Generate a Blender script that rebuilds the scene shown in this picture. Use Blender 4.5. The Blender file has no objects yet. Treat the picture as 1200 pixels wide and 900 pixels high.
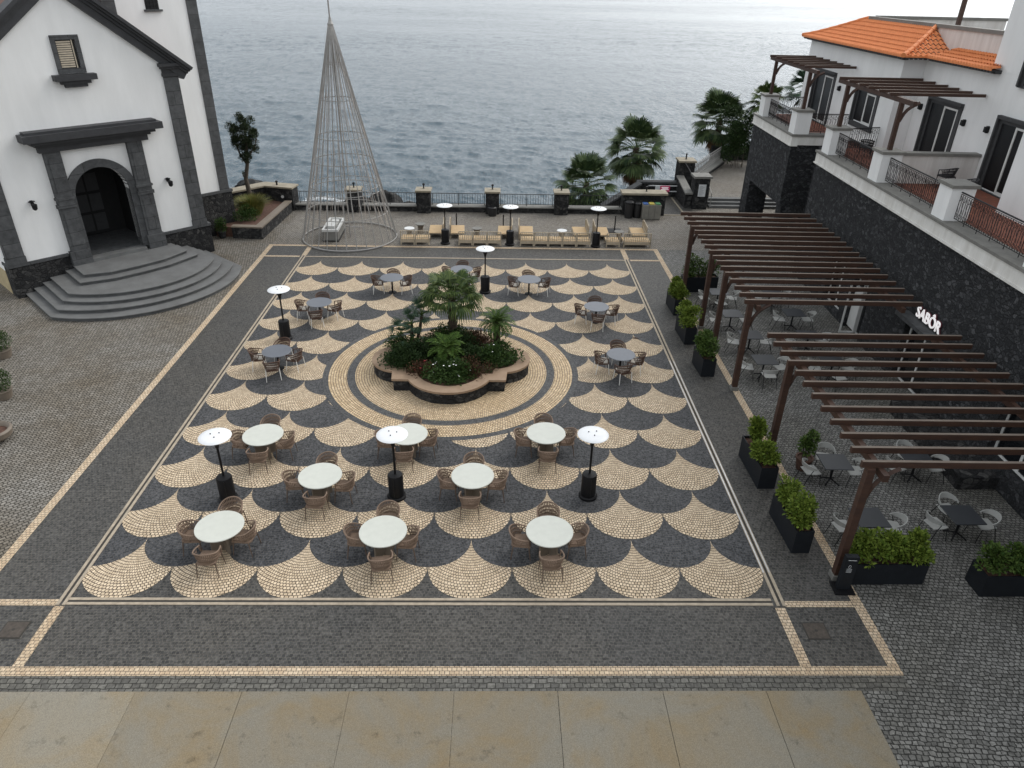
import bpy, bmesh, math, random
from mathutils import Vector, Matrix, Euler
rad = math.radians
S = bpy.context.scene
COL = S.collection
random.seed(7)
# ------------------------------------------------------------ camera
cam_d = bpy.data.cameras.new('camera'); cam = bpy.data.objects.new('camera', cam_d); COL.objects.link(cam)
cam_d.sensor_width = 36; cam_d.lens = 25.26; cam_d.clip_end = 60000; cam_d.clip_start = .1
def cam_matrix(pos, pitch, roll, yaw):
    w = Vector((math.sin(yaw)*math.cos(pitch), math.cos(yaw)*math.cos(pitch), -math.sin(pitch)))
    r = Vector((math.cos(yaw), -math.sin(yaw), 0)); u = r.cross(w)
    r2 = r*math.cos(roll)+u*math.sin(roll); u2 = -r*math.sin(roll)+u*math.cos(roll)
    m = Matrix.Identity(4)
    for i in range(3):
        m[i][0] = r2[i]; m[i][1] = u2[i]; m[i][2] = -w[i]; m[i][3] = pos[i]
    return m
cam.matrix_world = cam_matrix((10.2383, -12.5649, 13.1214), .5159, .0215, .0264)
S.camera = cam
# ------------------------------------------------------------ sky, sun, exposure
SUN_EL, SUN_AZ = 44, 58          # azimuth from +Y (the sea) towards +X
W = bpy.data.worlds.new('World'); S.world = W; W.use_nodes = True
nt = W.node_tree; nt.nodes.clear()
sky = nt.nodes.new('ShaderNodeTexSky'); sky.sky_type = 'NISHITA'; sky.sun_disc = False
sky.sun_elevation = rad(SUN_EL); sky.sun_rotation = rad(SUN_AZ); sky.air_density = 1.2; sky.dust_density = 4.0; sky.ozone_density = 1.0
hs = nt.nodes.new('ShaderNodeHueSaturation'); hs.inputs['Saturation'].default_value = .22
mx = nt.nodes.new('ShaderNodeMixRGB'); mx.inputs[0].default_value = .55; mx.inputs[2].default_value = (8.7, 9.2, 9.7, 1)
bg = nt.nodes.new('ShaderNodeBackground'); bg.inputs[1].default_value = .10
wo = nt.nodes.new('ShaderNodeOutputWorld')
nt.links.new(sky.outputs[0], hs.inputs['Color']); nt.links.new(hs.outputs[0], mx.inputs[1])
# cloud glow added low over the sea to brighten the water, below the sun
gt = nt.nodes.new('ShaderNodeTexCoord'); gd = nt.nodes.new('ShaderNodeVectorMath'); gd.operation = 'DOT_PRODUCT'
GA, GE = rad(44), rad(20); gd.inputs[1].default_value = (math.sin(GA)*math.cos(GE), math.cos(GA)*math.cos(GE), math.sin(GE))
gm = nt.nodes.new('ShaderNodeMath'); gm.operation = 'MAXIMUM'; gm.inputs[1].default_value = 0
gp_ = nt.nodes.new('ShaderNodeMath'); gp_.operation = 'POWER'; gp_.inputs[1].default_value = 9
gs = nt.nodes.new('ShaderNodeVectorMath'); gs.operation = 'SCALE'; gs.inputs[0].default_value = (12, 12, 11.9)
ga_ = nt.nodes.new('ShaderNodeVectorMath'); ga_.operation = 'ADD'
nt.links.new(gt.outputs['Generated'], gd.inputs[0]); nt.links.new(gd.outputs['Value'], gm.inputs[0]); nt.links.new(gm.outputs[0], gp_.inputs[0]); nt.links.new(gp_.outputs[0], gs.inputs['Scale'])
nt.links.new(mx.outputs[0], ga_.inputs[0]); nt.links.new(gs.outputs[0], ga_.inputs[1]); nt.links.new(ga_.outputs[0], bg.inputs[0]); nt.links.new(bg.outputs[0], wo.inputs[0])
sl = bpy.data.lights.new('sun', 'SUN'); sl.energy = .6; sl.angle = rad(24); sl.color = (1, .95, .88)
so = bpy.data.objects.new('sun', sl); COL.objects.link(so)
sd = Vector((math.sin(rad(SUN_AZ))*math.cos(rad(SUN_EL)), math.cos(rad(SUN_AZ))*math.cos(rad(SUN_EL)), math.sin(rad(SUN_EL))))
so.rotation_euler = sd.to_track_quat('Z', 'Y').to_euler()
S.view_settings.view_transform = 'Standard'; S.view_settings.look = 'None'
S.view_settings.exposure = 0.64; S.view_settings.gamma = 1

# ------------------------------------------------------------ materials
def newmat(name):
    m = bpy.data.materials.new(name); m.use_nodes = True
    nt = m.node_tree; b = nt.nodes['Principled BSDF']
    return m, nt, b
def N(nt, t, **kw):
    n = nt.nodes.new(t)
    for k, v in kw.items():
        if k.startswith('i_'): n.inputs[k[2:].replace('_', ' ')].default_value = v
        else: setattr(n, k, v)
    return n
def c4(c): return (c[0], c[1], c[2], 1)
def mat(name, c, rough=.6, var=.15, vs=3.0, bump=0.0, bs=30, metal=0, spec=.5, c2=None, streak=None, emit=None):
    m, nt, b = newmat(name)
    b.inputs['Roughness'].default_value = rough; b.inputs['Metallic'].default_value = metal
    b.inputs['Specular IOR Level'].default_value = spec
    tc = N(nt, 'ShaderNodeTexCoord')
    vec = tc.outputs['Object']
    if streak:
        mp = N(nt, 'ShaderNodeMapping'); mp.inputs['Scale'].default_value = streak
        nt.links.new(vec, mp.inputs[0]); vec = mp.outputs[0]
    n1 = N(nt, 'ShaderNodeTexNoise'); n1.inputs['Scale'].default_value = vs; n1.inputs['Detail'].default_value = 6; n1.inputs['Roughness'].default_value = .65
    nt.links.new(vec, n1.inputs['Vector'])
    rp = N(nt, 'ShaderNodeValToRGB'); rp.color_ramp.elements[0].position = .3; rp.color_ramp.elements[1].position = .72
    lo = c2 if c2 else [x*(1-var) for x in c]
    hi = c if c2 else [min(1, x*(1+var)) for x in c]
    rp.color_ramp.elements[0].color = c4(lo); rp.color_ramp.elements[1].color = c4(hi)
    nt.links.new(n1.outputs['Fac'], rp.inputs[0]); nt.links.new(rp.outputs[0], b.inputs['Base Color'])
    if bump:
        n2 = N(nt, 'ShaderNodeTexNoise'); n2.inputs['Scale'].default_value = bs; n2.inputs['Detail'].default_value = 4
        nt.links.new(tc.outputs['Object'], n2.inputs['Vector'])
        bp = N(nt, 'ShaderNodeBump'); bp.inputs['Strength'].default_value = bump; bp.inputs['Distance'].default_value = .02
        nt.links.new(n2.outputs['Fac'], bp.inputs['Height']); nt.links.new(bp.outputs[0], b.inputs['Normal'])
    if emit:
        b.inputs['Emission Color'].default_value = c4(c); b.inputs['Emission Strength'].default_value = emit
    return m
def paving(name, c1, c2, cm, bw, bh, ms, polar=None, rot=0, stain=None, stain_amt=.35, sscale=.35, distort=.02, rough=.75, bump=.5, speck=.25):
    """small setts: brick texture in plan, or round a centre (polar = arc scale, centre in UV)"""
    m, nt, b = newmat(name)
    b.inputs['Roughness'].default_value = rough; b.inputs['Specular IOR Level'].default_value = .35
    tc = N(nt, 'ShaderNodeTexCoord'); L = nt.links.new
    if polar:
        sx = N(nt, 'ShaderNodeSeparateXYZ'); L(tc.outputs['UV'], sx.inputs[0])
        at = N(nt, 'ShaderNodeMath', operation='ARCTAN2'); L(sx.outputs[0], at.inputs[0]); L(sx.outputs[1], at.inputs[1])
        mu = N(nt, 'ShaderNodeMath', operation='MULTIPLY'); mu.inputs[1].default_value = polar; L(at.outputs[0], mu.inputs[0])
        ln = N(nt, 'ShaderNodeVectorMath', operation='LENGTH'); L(tc.outputs['UV'], ln.inputs[0])
        cb = N(nt, 'ShaderNodeCombineXYZ'); L(mu.outputs[0], cb.inputs[0]); L(ln.outputs['Value'], cb.inputs[1])
        vec = cb.outputs[0]
    else:
        mp = N(nt, 'ShaderNodeMapping'); mp.inputs['Rotation'].default_value = (0, 0, rot); L(tc.outputs['Object'], mp.inputs[0]); vec = mp.outputs[0]
    nd = N(nt, 'ShaderNodeTexNoise'); nd.inputs['Scale'].default_value = 5; nd.inputs['Detail'].default_value = 3
    L(tc.outputs['Object'], nd.inputs['Vector'])
    sb = N(nt, 'ShaderNodeVectorMath', operation='SUBTRACT'); sb.inputs[1].default_value = (.5, .5, .5); L(nd.outputs['Color'], sb.inputs[0])
    sc = N(nt, 'ShaderNodeVectorMath', operation='SCALE'); sc.inputs['Scale'].default_value = distort*4; L(sb.outputs[0], sc.inputs[0])
    ad = N(nt, 'ShaderNodeVectorMath', operation='ADD'); L(vec, ad.inputs[0]); L(sc.outputs[0], ad.inputs[1])
    br = N(nt, 'ShaderNodeTexBrick'); br.offset = .5; br.inputs['Scale'].default_value = 1
    br.inputs['Brick Width'].default_value = bw; br.inputs['Row Height'].default_value = bh
    br.inputs['Mortar Size'].default_value = ms; br.inputs['Mortar Smooth'].default_value = .3; br.inputs['Bias'].default_value = 0
    br.inputs['Color1'].default_value = c4(c1); br.inputs['Color2'].default_value = c4(c2); br.inputs['Mortar'].default_value = c4(cm)
    L(ad.outputs[0], br.inputs['Vector'])
    # odd single stones lighter / darker
    vo = N(nt, 'ShaderNodeTexNoise'); vo.inputs['Scale'].default_value = 14; vo.inputs['Detail'].default_value = 2; L(tc.outputs['Object'], vo.inputs['Vector'])
    mr = N(nt, 'ShaderNodeMapRange'); mr.inputs['From Min'].default_value = .3; mr.inputs['From Max'].default_value = .7; mr.inputs['To Min'].default_value = 1-speck; mr.inputs['To Max'].default_value = 1+speck
    L(vo.outputs['Fac'], mr.inputs['Value'])
    mm = N(nt, 'ShaderNodeVectorMath', operation='SCALE'); L(br.outputs['Color'], mm.inputs[0]); L(mr.outputs[0], mm.inputs['Scale'])
    # broad stains
    ns = N(nt, 'ShaderNodeTexNoise'); ns.inputs['Scale'].default_value = sscale; ns.inputs['Detail'].default_value = 5; ns.inputs['Roughness'].default_value = .6
    L(tc.outputs['Object'], ns.inputs['Vector'])
    rp = N(nt, 'ShaderNodeValToRGB'); rp.color_ramp.elements[0].position = .38; rp.color_ramp.elements[1].position = .66
    rp.color_ramp.elements[0].color = (1, 1, 1, 1); rp.color_ramp.elements[1].color = c4(stain if stain else (.75, .75, .75))
    L(ns.outputs['Fac'], rp.inputs[0])
    mi = N(nt, 'ShaderNodeMixRGB', blend_type='MULTIPLY'); mi.inputs[0].default_value = stain_amt*2 if stain_amt < .5 else 1
    L(mm.outputs[0], mi.inputs[1]); L(rp.outputs[0], mi.inputs[2]); L(mi.outputs[0], b.inputs['Base Color'])
    bp = N(nt, 'ShaderNodeBump', invert=True); bp.inputs['Strength'].default_value = bump; bp.inputs['Distance'].default_value = .012
    L(br.outputs['Fac'], bp.inputs['Height']); L(bp.outputs[0], b.inputs['Normal'])
    return m
def rubble(name, c_lo, c_hi, cm, scale=3.2, bump=.9, stretch=(1, 1, 1.5)):
    """rough masonry of irregular dark volcanic stones"""
    m, nt, b = newmat(name); L = nt.links.new
    b.inputs['Roughness'].default_value = .85; b.inputs['Specular IOR Level'].default_value = .25
    tc = N(nt, 'ShaderNodeTexCoord'); mp = N(nt, 'ShaderNodeMapping'); mp.inputs['Scale'].default_value = stretch
    L(tc.outputs['Object'], mp.inputs[0])
    nd = N(nt, 'ShaderNodeTexNoise'); nd.inputs['Scale'].default_value = 2.5; nd.inputs['Detail'].default_value = 3; L(mp.outputs[0], nd.inputs['Vector'])
    mxv = N(nt, 'ShaderNodeMixRGB', blend_type='ADD'); mxv.inputs[0].default_value = .35; L(mp.outputs[0], mxv.inputs[1]); L(nd.outputs['Color'], mxv.inputs[2])
    v1 = N(nt, 'ShaderNodeTexVoronoi'); v1.inputs['Scale'].default_value = scale; L(mxv.outputs[0], v1.inputs['Vector'])
    v2 = N(nt, 'ShaderNodeTexVoronoi', feature='DISTANCE_TO_EDGE'); v2.inputs['Scale'].default_value = scale; L(mxv.outputs[0], v2.inputs['Vector'])
    sp = N(nt, 'ShaderNodeSeparateColor'); L(v1.outputs['Color'], sp.inputs[0])
    rp = N(nt, 'ShaderNodeValToRGB'); e = rp.color_ramp.elements
    e[0].color = c4(c_lo); e[1].color = c4(c_hi); e[0].position = .15; e[1].position = 1
    k = rp.color_ramp.elements.new(.8); k.color = c4([a*.55+d*.45 for a, d in zip(c_lo, c_hi)])
    L(sp.outputs[0], rp.inputs[0])
    n3 = N(nt, 'ShaderNodeTexNoise'); n3.inputs['Scale'].default_value = 18; n3.inputs['Detail'].default_value = 6; L(tc.outputs['Object'], n3.inputs['Vector'])
    mr = N(nt, 'ShaderNodeMapRange'); mr.inputs['From Min'].default_value = .3; mr.inputs['From Max'].default_value = .75; mr.inputs['To Min'].default_value = .6; mr.inputs['To Max'].default_value = 1.5; L(n3.outputs['Fac'], mr.inputs['Value'])
    ms = N(nt, 'ShaderNodeVectorMath', operation='SCALE'); L(rp.outputs[0], ms.inputs[0]); L(mr.outputs[0], ms.inputs['Scale'])
    er = N(nt, 'ShaderNodeMapRange'); er.inputs['From Min'].default_value = .0; er.inputs['From Max'].default_value = .09; L(v2.outputs['Distance'], er.inputs['Value'])
    mi = N(nt, 'ShaderNodeMixRGB'); mi.inputs[1].default_value = c4(cm); L(er.outputs[0], mi.inputs[0]); L(ms.outputs[0], mi.inputs[2])
    L(mi.outputs[0], b.inputs['Base Color'])
    mh = N(nt, 'ShaderNodeMath', operation='ADD'); L(er.outputs[0], mh.inputs[0])
    m5 = N(nt, 'ShaderNodeMath', operation='MULTIPLY'); m5.inputs[1].default_value = .9; L(n3.outputs['Fac'], m5.inputs[0]); L(m5.outputs[0], mh.inputs[1])
    bp = N(nt, 'ShaderNodeBump'); bp.inputs['Strength'].default_value = bump; bp.inputs['Distance'].default_value = .05
    L(mh.outputs[0], bp.inputs['Height']); L(bp.outputs[0], b.inputs['Normal'])
    return m
def ashlar(name, c1, c2, cm, bw, bh, ms):
    m, nt, b = newmat(name); L = nt.links.new; b.inputs['Roughness'].default_value = .75; b.inputs['Specular IOR Level'].default_value = .3
    tc = N(nt, 'ShaderNodeTexCoord'); sx = N(nt, 'ShaderNodeSeparateXYZ'); L(tc.outputs['Object'], sx.inputs[0])
    ad = N(nt, 'ShaderNodeMath', operation='ADD'); L(sx.outputs[0], ad.inputs[0]); L(sx.outputs[1], ad.inputs[1])
    cb = N(nt, 'ShaderNodeCombineXYZ'); L(ad.outputs[0], cb.inputs[0]); L(sx.outputs[2], cb.inputs[1])
    br = N(nt, 'ShaderNodeTexBrick'); br.inputs['Scale'].default_value = 1; br.inputs['Brick Width'].default_value = bw; br.inputs['Row Height'].default_value = bh; br.inputs['Mortar Size'].default_value = ms
    br.inputs['Color1'].default_value = c4(c1); br.inputs['Color2'].default_value = c4(c2); br.inputs['Mortar'].default_value = c4(cm); L(cb.outputs[0], br.inputs['Vector'])
    n = N(nt, 'ShaderNodeTexNoise'); n.inputs['Scale'].default_value = 3.5; n.inputs['Detail'].default_value = 7; n.inputs['Roughness'].default_value = .7; L(tc.outputs['Object'], n.inputs['Vector'])
    mr = N(nt, 'ShaderNodeMapRange'); mr.inputs['From Min'].default_value = .3; mr.inputs['From Max'].default_value = .7; mr.inputs['To Min'].default_value = .62; mr.inputs['To Max'].default_value = 1.35; L(n.outputs['Fac'], mr.inputs['Value'])
    ms_ = N(nt, 'ShaderNodeVectorMath', operation='SCALE'); L(br.outputs['Color'], ms_.inputs[0]); L(mr.outputs[0], ms_.inputs['Scale']); L(ms_.outputs[0], b.inputs['Base Color'])
    n2 = N(nt, 'ShaderNodeTexNoise'); n2.inputs['Scale'].default_value = 30; n2.inputs['Detail'].default_value = 4; L(tc.outputs['Object'], n2.inputs['Vector'])
    bp = N(nt, 'ShaderNodeBump'); bp.inputs['Strength'].default_value = .45; bp.inputs['Distance'].default_value = .02; L(n2.outputs['Fac'], bp.inputs['Height']); L(bp.outputs[0], b.inputs['Normal'])
    return m
def slabmat(name):
    m, nt, b = newmat(name); L = nt.links.new; b.inputs['Roughness'].default_value = .85; b.inputs['Specular IOR Level'].default_value = .3
    tc = N(nt, 'ShaderNodeTexCoord'); g = N(nt, 'ShaderNodeNewGeometry')
    n1 = N(nt, 'ShaderNodeTexNoise'); n1.inputs['Scale'].default_value = .55; n1.inputs['Detail'].default_value = 6; n1.inputs['Roughness'].default_value = .62; n1.inputs['Distortion'].default_value = .6; L(tc.outputs['Object'], n1.inputs['Vector'])
    rp = N(nt, 'ShaderNodeValToRGB'); e = rp.color_ramp.elements; e[0].position = .33; e[0].color = (.21, .195, .16, 1); e[1].position = .68; e[1].color = (.225, .168, .095, 1)
    k = e.new(.47); k.color = (.215, .19, .145, 1); k = e.new(.58); k.color = (.22, .18, .12, 1); L(n1.outputs['Fac'], rp.inputs[0])
    n2 = N(nt, 'ShaderNodeTexNoise'); n2.inputs['Scale'].default_value = 55; n2.inputs['Detail'].default_value = 3; n2.inputs['Roughness'].default_value = .8; L(tc.outputs['Object'], n2.inputs['Vector'])
    mr = N(nt, 'ShaderNodeMapRange'); mr.inputs['From Min'].default_value = .3; mr.inputs['From Max'].default_value = .7; mr.inputs['To Min'].default_value = .68; mr.inputs['To Max'].default_value = 1.32; L(n2.outputs['Fac'], mr.inputs['Value'])
    ri = N(nt, 'ShaderNodeMapRange'); ri.inputs['To Min'].default_value = .88; ri.inputs['To Max'].default_value = 1.1; L(g.outputs['Random Per Island'], ri.inputs['Value'])
    # small dark spots and scuffs
    n3 = N(nt, 'ShaderNodeTexNoise'); n3.inputs['Scale'].default_value = 2.6; n3.inputs['Detail'].default_value = 8; n3.inputs['Roughness'].default_value = .7; L(tc.outputs['Object'], n3.inputs['Vector'])
    sp = N(nt, 'ShaderNodeMapRange'); sp.inputs['From Min'].default_value = .30; sp.inputs['From Max'].default_value = .42; sp.inputs['To Min'].default_value = .62; sp.inputs['To Max'].default_value = 1; L(n3.outputs['Fac'], sp.inputs['Value'])
    q1 = N(nt, 'ShaderNodeMath', operation='MULTIPLY'); L(mr.outputs[0], q1.inputs[0]); L(ri.outputs[0], q1.inputs[1])
    q2 = N(nt, 'ShaderNodeMath', operation='MULTIPLY'); L(q1.outputs[0], q2.inputs[0]); L(sp.outputs[0], q2.inputs[1])
    ms_ = N(nt, 'ShaderNodeVectorMath', operation='SCALE'); L(rp.outputs[0], ms_.inputs[0]); L(q2.outputs[0], ms_.inputs['Scale']); L(ms_.outputs[0], b.inputs['Base Color'])
    bp = N(nt, 'ShaderNodeBump'); bp.inputs['Strength'].default_value = .3; bp.inputs['Distance'].default_value = .006; L(n2.outputs['Fac'], bp.inputs['Height']); L(bp.outputs[0], b.inputs['Normal'])
    return m
def leafmat(name, c, c2, rough=.5):
    m, nt, b = newmat(name); L = nt.links.new
    b.inputs['Roughness'].default_value = rough+.1; b.inputs['Specular IOR Level'].default_value = .15
    g = N(nt, 'ShaderNodeNewGeometry')
    rp = N(nt, 'ShaderNodeValToRGB'); rp.color_ramp.elements[0].color = c4(c); rp.color_ramp.elements[1].color = c4(c2)
    L(g.outputs['Random Per Island'], rp.inputs[0]); L(rp.outputs[0], b.inputs['Base Color'])
    return m
M = {}
M['dark_sett'] = paving('dark_setts', (.026, .026, .026), (.070, .068, .065), (.088, .081, .069), .085, .085, .007, stain=(1.25, 1.2, 1.12), distort=.02, speck=.45, bump=.5, rough=.6)
M['dark_fan'] = paving('dark_fan_setts', (.020, .022, .026), (.060, .062, .067), (.082, .077, .070), .085, .088, .006, polar=1.7, stain=(1.35, 1.33, 1.3), distort=.012, speck=.5, bump=.35)
M['cream_fan'] = paving('cream_fan_setts', (.72, .585, .42), (.51, .40, .275), (.05, .038, .026), .092, .094, .0105, polar=1.7, stain=(.93, .90, .86), distort=.010, speck=.2, bump=.7)
M['cream_ring'] = paving('cream_ring_setts', (.70, .55, .37), (.50, .375, .235), (.07, .05, .032), .092, .094, .0105, polar=4.2, stain=(.95, .9, .8), distort=.012, speck=.2, bump=.7)
M['dark_ring'] = paving('dark_ring_setts', (.05, .052, .055), (.085, .087, .09), (.11, .105, .095), .09, .09, .006, polar=4.2, distort=.012, speck=.4)
M['cream_line'] = paving('cream_line_setts', (.62, .50, .36), (.50, .38, .26), (.12, .10, .075), .105, .09, .008, distort=.008, speck=.2, bump=.6, stain=(.85, .8, .72))
M['cobble_left'] = paving('cobble_church_side', (.155, .142, .122), (.25, .235, .21), (.036, .031, .024), .15, .115, .015, rot=rad(-46), stain=(.74, .66, .55), stain_amt=.45, distort=.02, speck=.3, bump=.9)
M['cobble_right'] = paving('cobble_terrace', (.125, .122, .114), (.225, .22, .207), (.030, .029, .026), .125, .105, .013, rot=rad(4), stain=(.72, .70, .64), stain_amt=.4, distort=.03, speck=.3, bump=.8)
M['cobble_back'] = paving('cobble_promenade', (.18, .165, .145), (.27, .25, .22), (.05, .044, .036), .14, .12, .015, stain=(.8, .76, .7), stain_amt=.4, distort=.02, speck=.3, bump=.9)
M['grey_sett'] = paving('grey_edge_setts', (.095, .092, .084), (.16, .155, .14), (.035, .033, .028), .17, .125, .012, stain=(.8, .76, .68), distort=.02, speck=.3, bump=.8)
M['concrete'] = slabmat('washed_concrete')
M['channel'] = mat('channel_stone', (.36, .30, .225), .7, .25, 6, bump=.2)
M['slot'] = mat('channel_slot', (.04, .036, .03), .9)
M['steel_slot'] = mat('steel_channel', (.55, .55, .55), .35, .1, 8, metal=.6)
M['white'] = mat('white_render', (.82, .82, .81), .85, c2=(.70, .70, .69), vs=.9, streak=(1, 1, .22), bump=.2, bs=45)
M['white_dirty'] = mat('weathered_render', (.70, .68, .65), .85, c2=(.50, .47, .44), vs=2.2, streak=(1.2, 1.2, .12), bump=.1)
M['fascia'] = mat('white_fascia', (.74, .73, .70), .8, c2=(.55, .53, .49), vs=3, streak=(1, 1, .25))
M['stone_trim'] = ashlar('grey_basalt_trim', (.082, .084, .086), (.062, .064, .066), (.032, .032, .033), 1.6, .62, .012)
M['stone_dark'] = mat('charcoal_cornice', (.03, .031, .034), .6, .3, 3, bump=.2)
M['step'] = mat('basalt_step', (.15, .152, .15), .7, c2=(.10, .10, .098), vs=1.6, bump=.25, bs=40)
M['cover_iron'] = mat('rusty_cover', (.062, .05, .04), .8, .4, 9, bump=.3)
M['riser'] = mat('basalt_riser_shade', (.085, .086, .086), .8, .3, 3, bump=.3, bs=30)  # step basalt darkened, shade of the upright faces put into the colour
M['cap_grey'] = mat('grey_coping', (.17, .165, .15), .75, .2, 3, bump=.2)
M['cap_beige'] = mat('beige_coping', (.27, .235, .175), .8, .25, 3, bump=.2)
M['bed_cap'] = mat('sandstone_coping', (.33, .235, .16), .8, c2=(.24, .16, .10), vs=2, bump=.25)
M['rubble'] = rubble('volcanic_masonry', (.022, .023, .025), (.078, .079, .083), (.02, .02, .021), 5.2)
M['rubble_low'] = rubble('basalt_rubble', (.018, .018, .019), (.075, .073, .07), (.02, .02, .02), 4.5, stretch=(1, 1, 1.2))
M['black'] = mat('black_enamel', (.007, .007, .008), .5, .2, 6, spec=.2)
M['iron'] = mat('black_iron', (.010, .010, .011), .5, .2, 9, spec=.25)
M['steel'] = mat('brushed_steel_reflector', (.74, .75, .76), .4, .05, 4)
M['galv'] = mat('galvanised_tube', (.29, .28, .265), .5, .2, 8)
M['lightwire'] = mat('clear_light_string', (.42, .37, .33), .6, .35, 30)
M['wood_dark'] = mat('dark_stained_timber', (.066, .030, .017), .65, c2=(.034, .016, .011), vs=4, streak=(.6, .6, 3), bump=.25, bs=20)
M['wood_top'] = mat('weathered_timber_top', (.20, .165, .135), .8, c2=(.12, .09, .07), vs=5, streak=(.5, 4, 4))
M['teak'] = mat('pale_teak', (.56, .40, .215), .6, c2=(.42, .285, .145), vs=5, streak=(3, .6, 1))
M['teak_grey'] = mat('silvered_teak', (.46, .39, .29), .7, c2=(.33, .27, .19), vs=6)
M['table_white'] = mat('white_stone_top', (.54, .55, .495), .4, .05, 5)
M['table_dark'] = mat('slate_grey_top', (.105, .115, .135), .38, .08, 6)
M['table_black'] = mat('charcoal_table_top', (.032, .035, .04), .45, .1, 6)
M['taupe'] = mat('taupe_laminate', (.16, .13, .10), .6, .15, 4)
M['wicker'] = mat('taupe_rope_weave', (.20, .138, .098), .8, .35, 60, bump=.6, bs=90)
M['wicker_brown'] = mat('brown_rope_weave', (.085, .047, .032), .8, .35, 60, bump=.6, bs=90)
M['wicker_black'] = mat('charcoal_rope_weave', (.03, .03, .032), .8, .35, 60, bump=.6, bs=90)
M['leg_taupe'] = mat('taupe_metal', (.11, .075, .055), .5, .1)
M['leg_white'] = mat('white_metal', (.72, .70, .66), .5, .08)
M['cushion'] = mat('pale_seat_pad', (.50, .46, .40), .9, .1, 20)
M['shell'] = mat('pale_grey_shell', (.36, .36, .34), .5, .08, 5)
M['planter'] = mat('anthracite_planter', (.010, .012, .015), .55, .25, 4, spec=.25)
M['soil'] = mat('red_brown_soil', (.09, .045, .03), .95, .4, 8, bump=.6)
M['terracotta'] = mat('terracotta_pot', (.11, .06, .042), .8, .3, 5)
M['floor_tile'] = paving('terracotta_floor', (.25, .085, .05), (.20, .065, .04), (.12, .07, .05), .3, .3, .012, distort=.0, speck=.1)
M['roof'] = mat('orange_roof_tile', (.72, .25, .085), .75, c2=(.56, .17, .055), vs=5, bump=.2)
M['old_tile'] = mat('weathered_tile', (.16, .085, .06), .85, .3, 4)
M['frame_white'] = mat('white_window_frame', (.62, .62, .60), .5, .05)
M['glass'] = mat('dark_glass', (.008, .009, .011), .08, .1, spec=.6)
M['dark_in'] = mat('dark_interior', (.012, .012, .012), .8, .3)  # near-black colour standing in for unlit space behind openings
M['surround'] = mat('charcoal_window_surround', (.042, .043, .045), .7, .2, 3)
M['pane_black'] = mat('unlit_pane', (.006, .006, .007), .35, .1, spec=.25)
M['sign_white'] = mat('white_notice', (.62, .63, .63), .6, .1)
M['pink'] = mat('pink_notice', (.62, .06, .16), .6, .1)
M['letter'] = mat('illuminated_letter', (.9, .88, .88), .5, .02, emit=.3)
M['letter_edge'] = mat('letter_edge', (.12, .02, .03), .5, .02)
M['shutter'] = mat('cream_blind', (.46, .40, .31), .7, .2, 6)
M['ochre'] = mat('ochre_base', (.42, .34, .2), .85, .15)
M['bark'] = mat('rough_bark', (.075, .06, .045), .9, .4, 10, bump=1, bs=22)
M['palm_bark'] = mat('fibrous_palm_trunk', (.055, .038, .026), .95, .45, 14, bump=1, bs=18)
M['palm_dead'] = leafmat('dry_frond', (.10, .058, .032), (.19, .115, .06), .8)
M['palm_green'] = leafmat('fan_frond', (.020, .042, .011), (.085, .115, .032))
M['palm_sea'] = leafmat('sea_palm_frond', (.016, .034, .014), (.085, .12, .045))
M['palm_blue'] = leafmat('dark_fan_frond', (.02, .042, .024), (.05, .085, .05))
M['pinnate'] = leafmat('feather_frond', (.03, .065, .013), (.085, .135, .03))
M['cycad'] = leafmat('cycad_frond', (.028, .065, .010), (.075, .125, .022))
M['shrub_dark'] = leafmat('dark_shrub_leaf', (.012, .026, .008), (.035, .06, .018))
M['shrub_mid'] = leafmat('mid_shrub_leaf', (.018, .042, .01), (.05, .085, .02))
M['shrub_red'] = leafmat('russet_leaf', (.035, .02, .012), (.10, .05, .028))
M['planter_leaf'] = leafmat('bright_shrub_leaf', (.055, .095, .012), (.17, .22, .035))
M['planter_leaf2'] = leafmat('green_shrub_leaf', (.028, .06, .012), (.09, .135, .03))
M['olive_leaf'] = leafmat('olive_tree_leaf', (.016, .028, .013), (.05, .065, .03))
M['grass_leaf'] = leafmat('tall_grass_blade', (.04, .07, .015), (.21, .18, .05))
M['flower_white'] = mat('white_petal', (.8, .8, .78), .6, .05)
M['flower_red'] = mat('red_petal', (.38, .025, .03), .6, .2)
M['rock'] = rubble('shore_rock', (.012, .012, .012), (.05, .048, .045), (.01, .01, .01), 1.2, stretch=(1, 1, 1))
M['black_plastic'] = mat('black_plastic', (.015, .015, .016), .4, .1)
M['grey_metal'] = mat('grey_bin_panel', (.19, .18, .155), .6, .2, 3)
M['lamp_grey'] = mat('white_lamp_head', (.55, .55, .53), .5, .1)
for k, c in (('blue', (.02, .07, .22)), ('yellow', (.36, .30, .05)), ('green', (.04, .15, .06))):
    M[k] = mat(k+'_lid', c, .5, .05)
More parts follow.
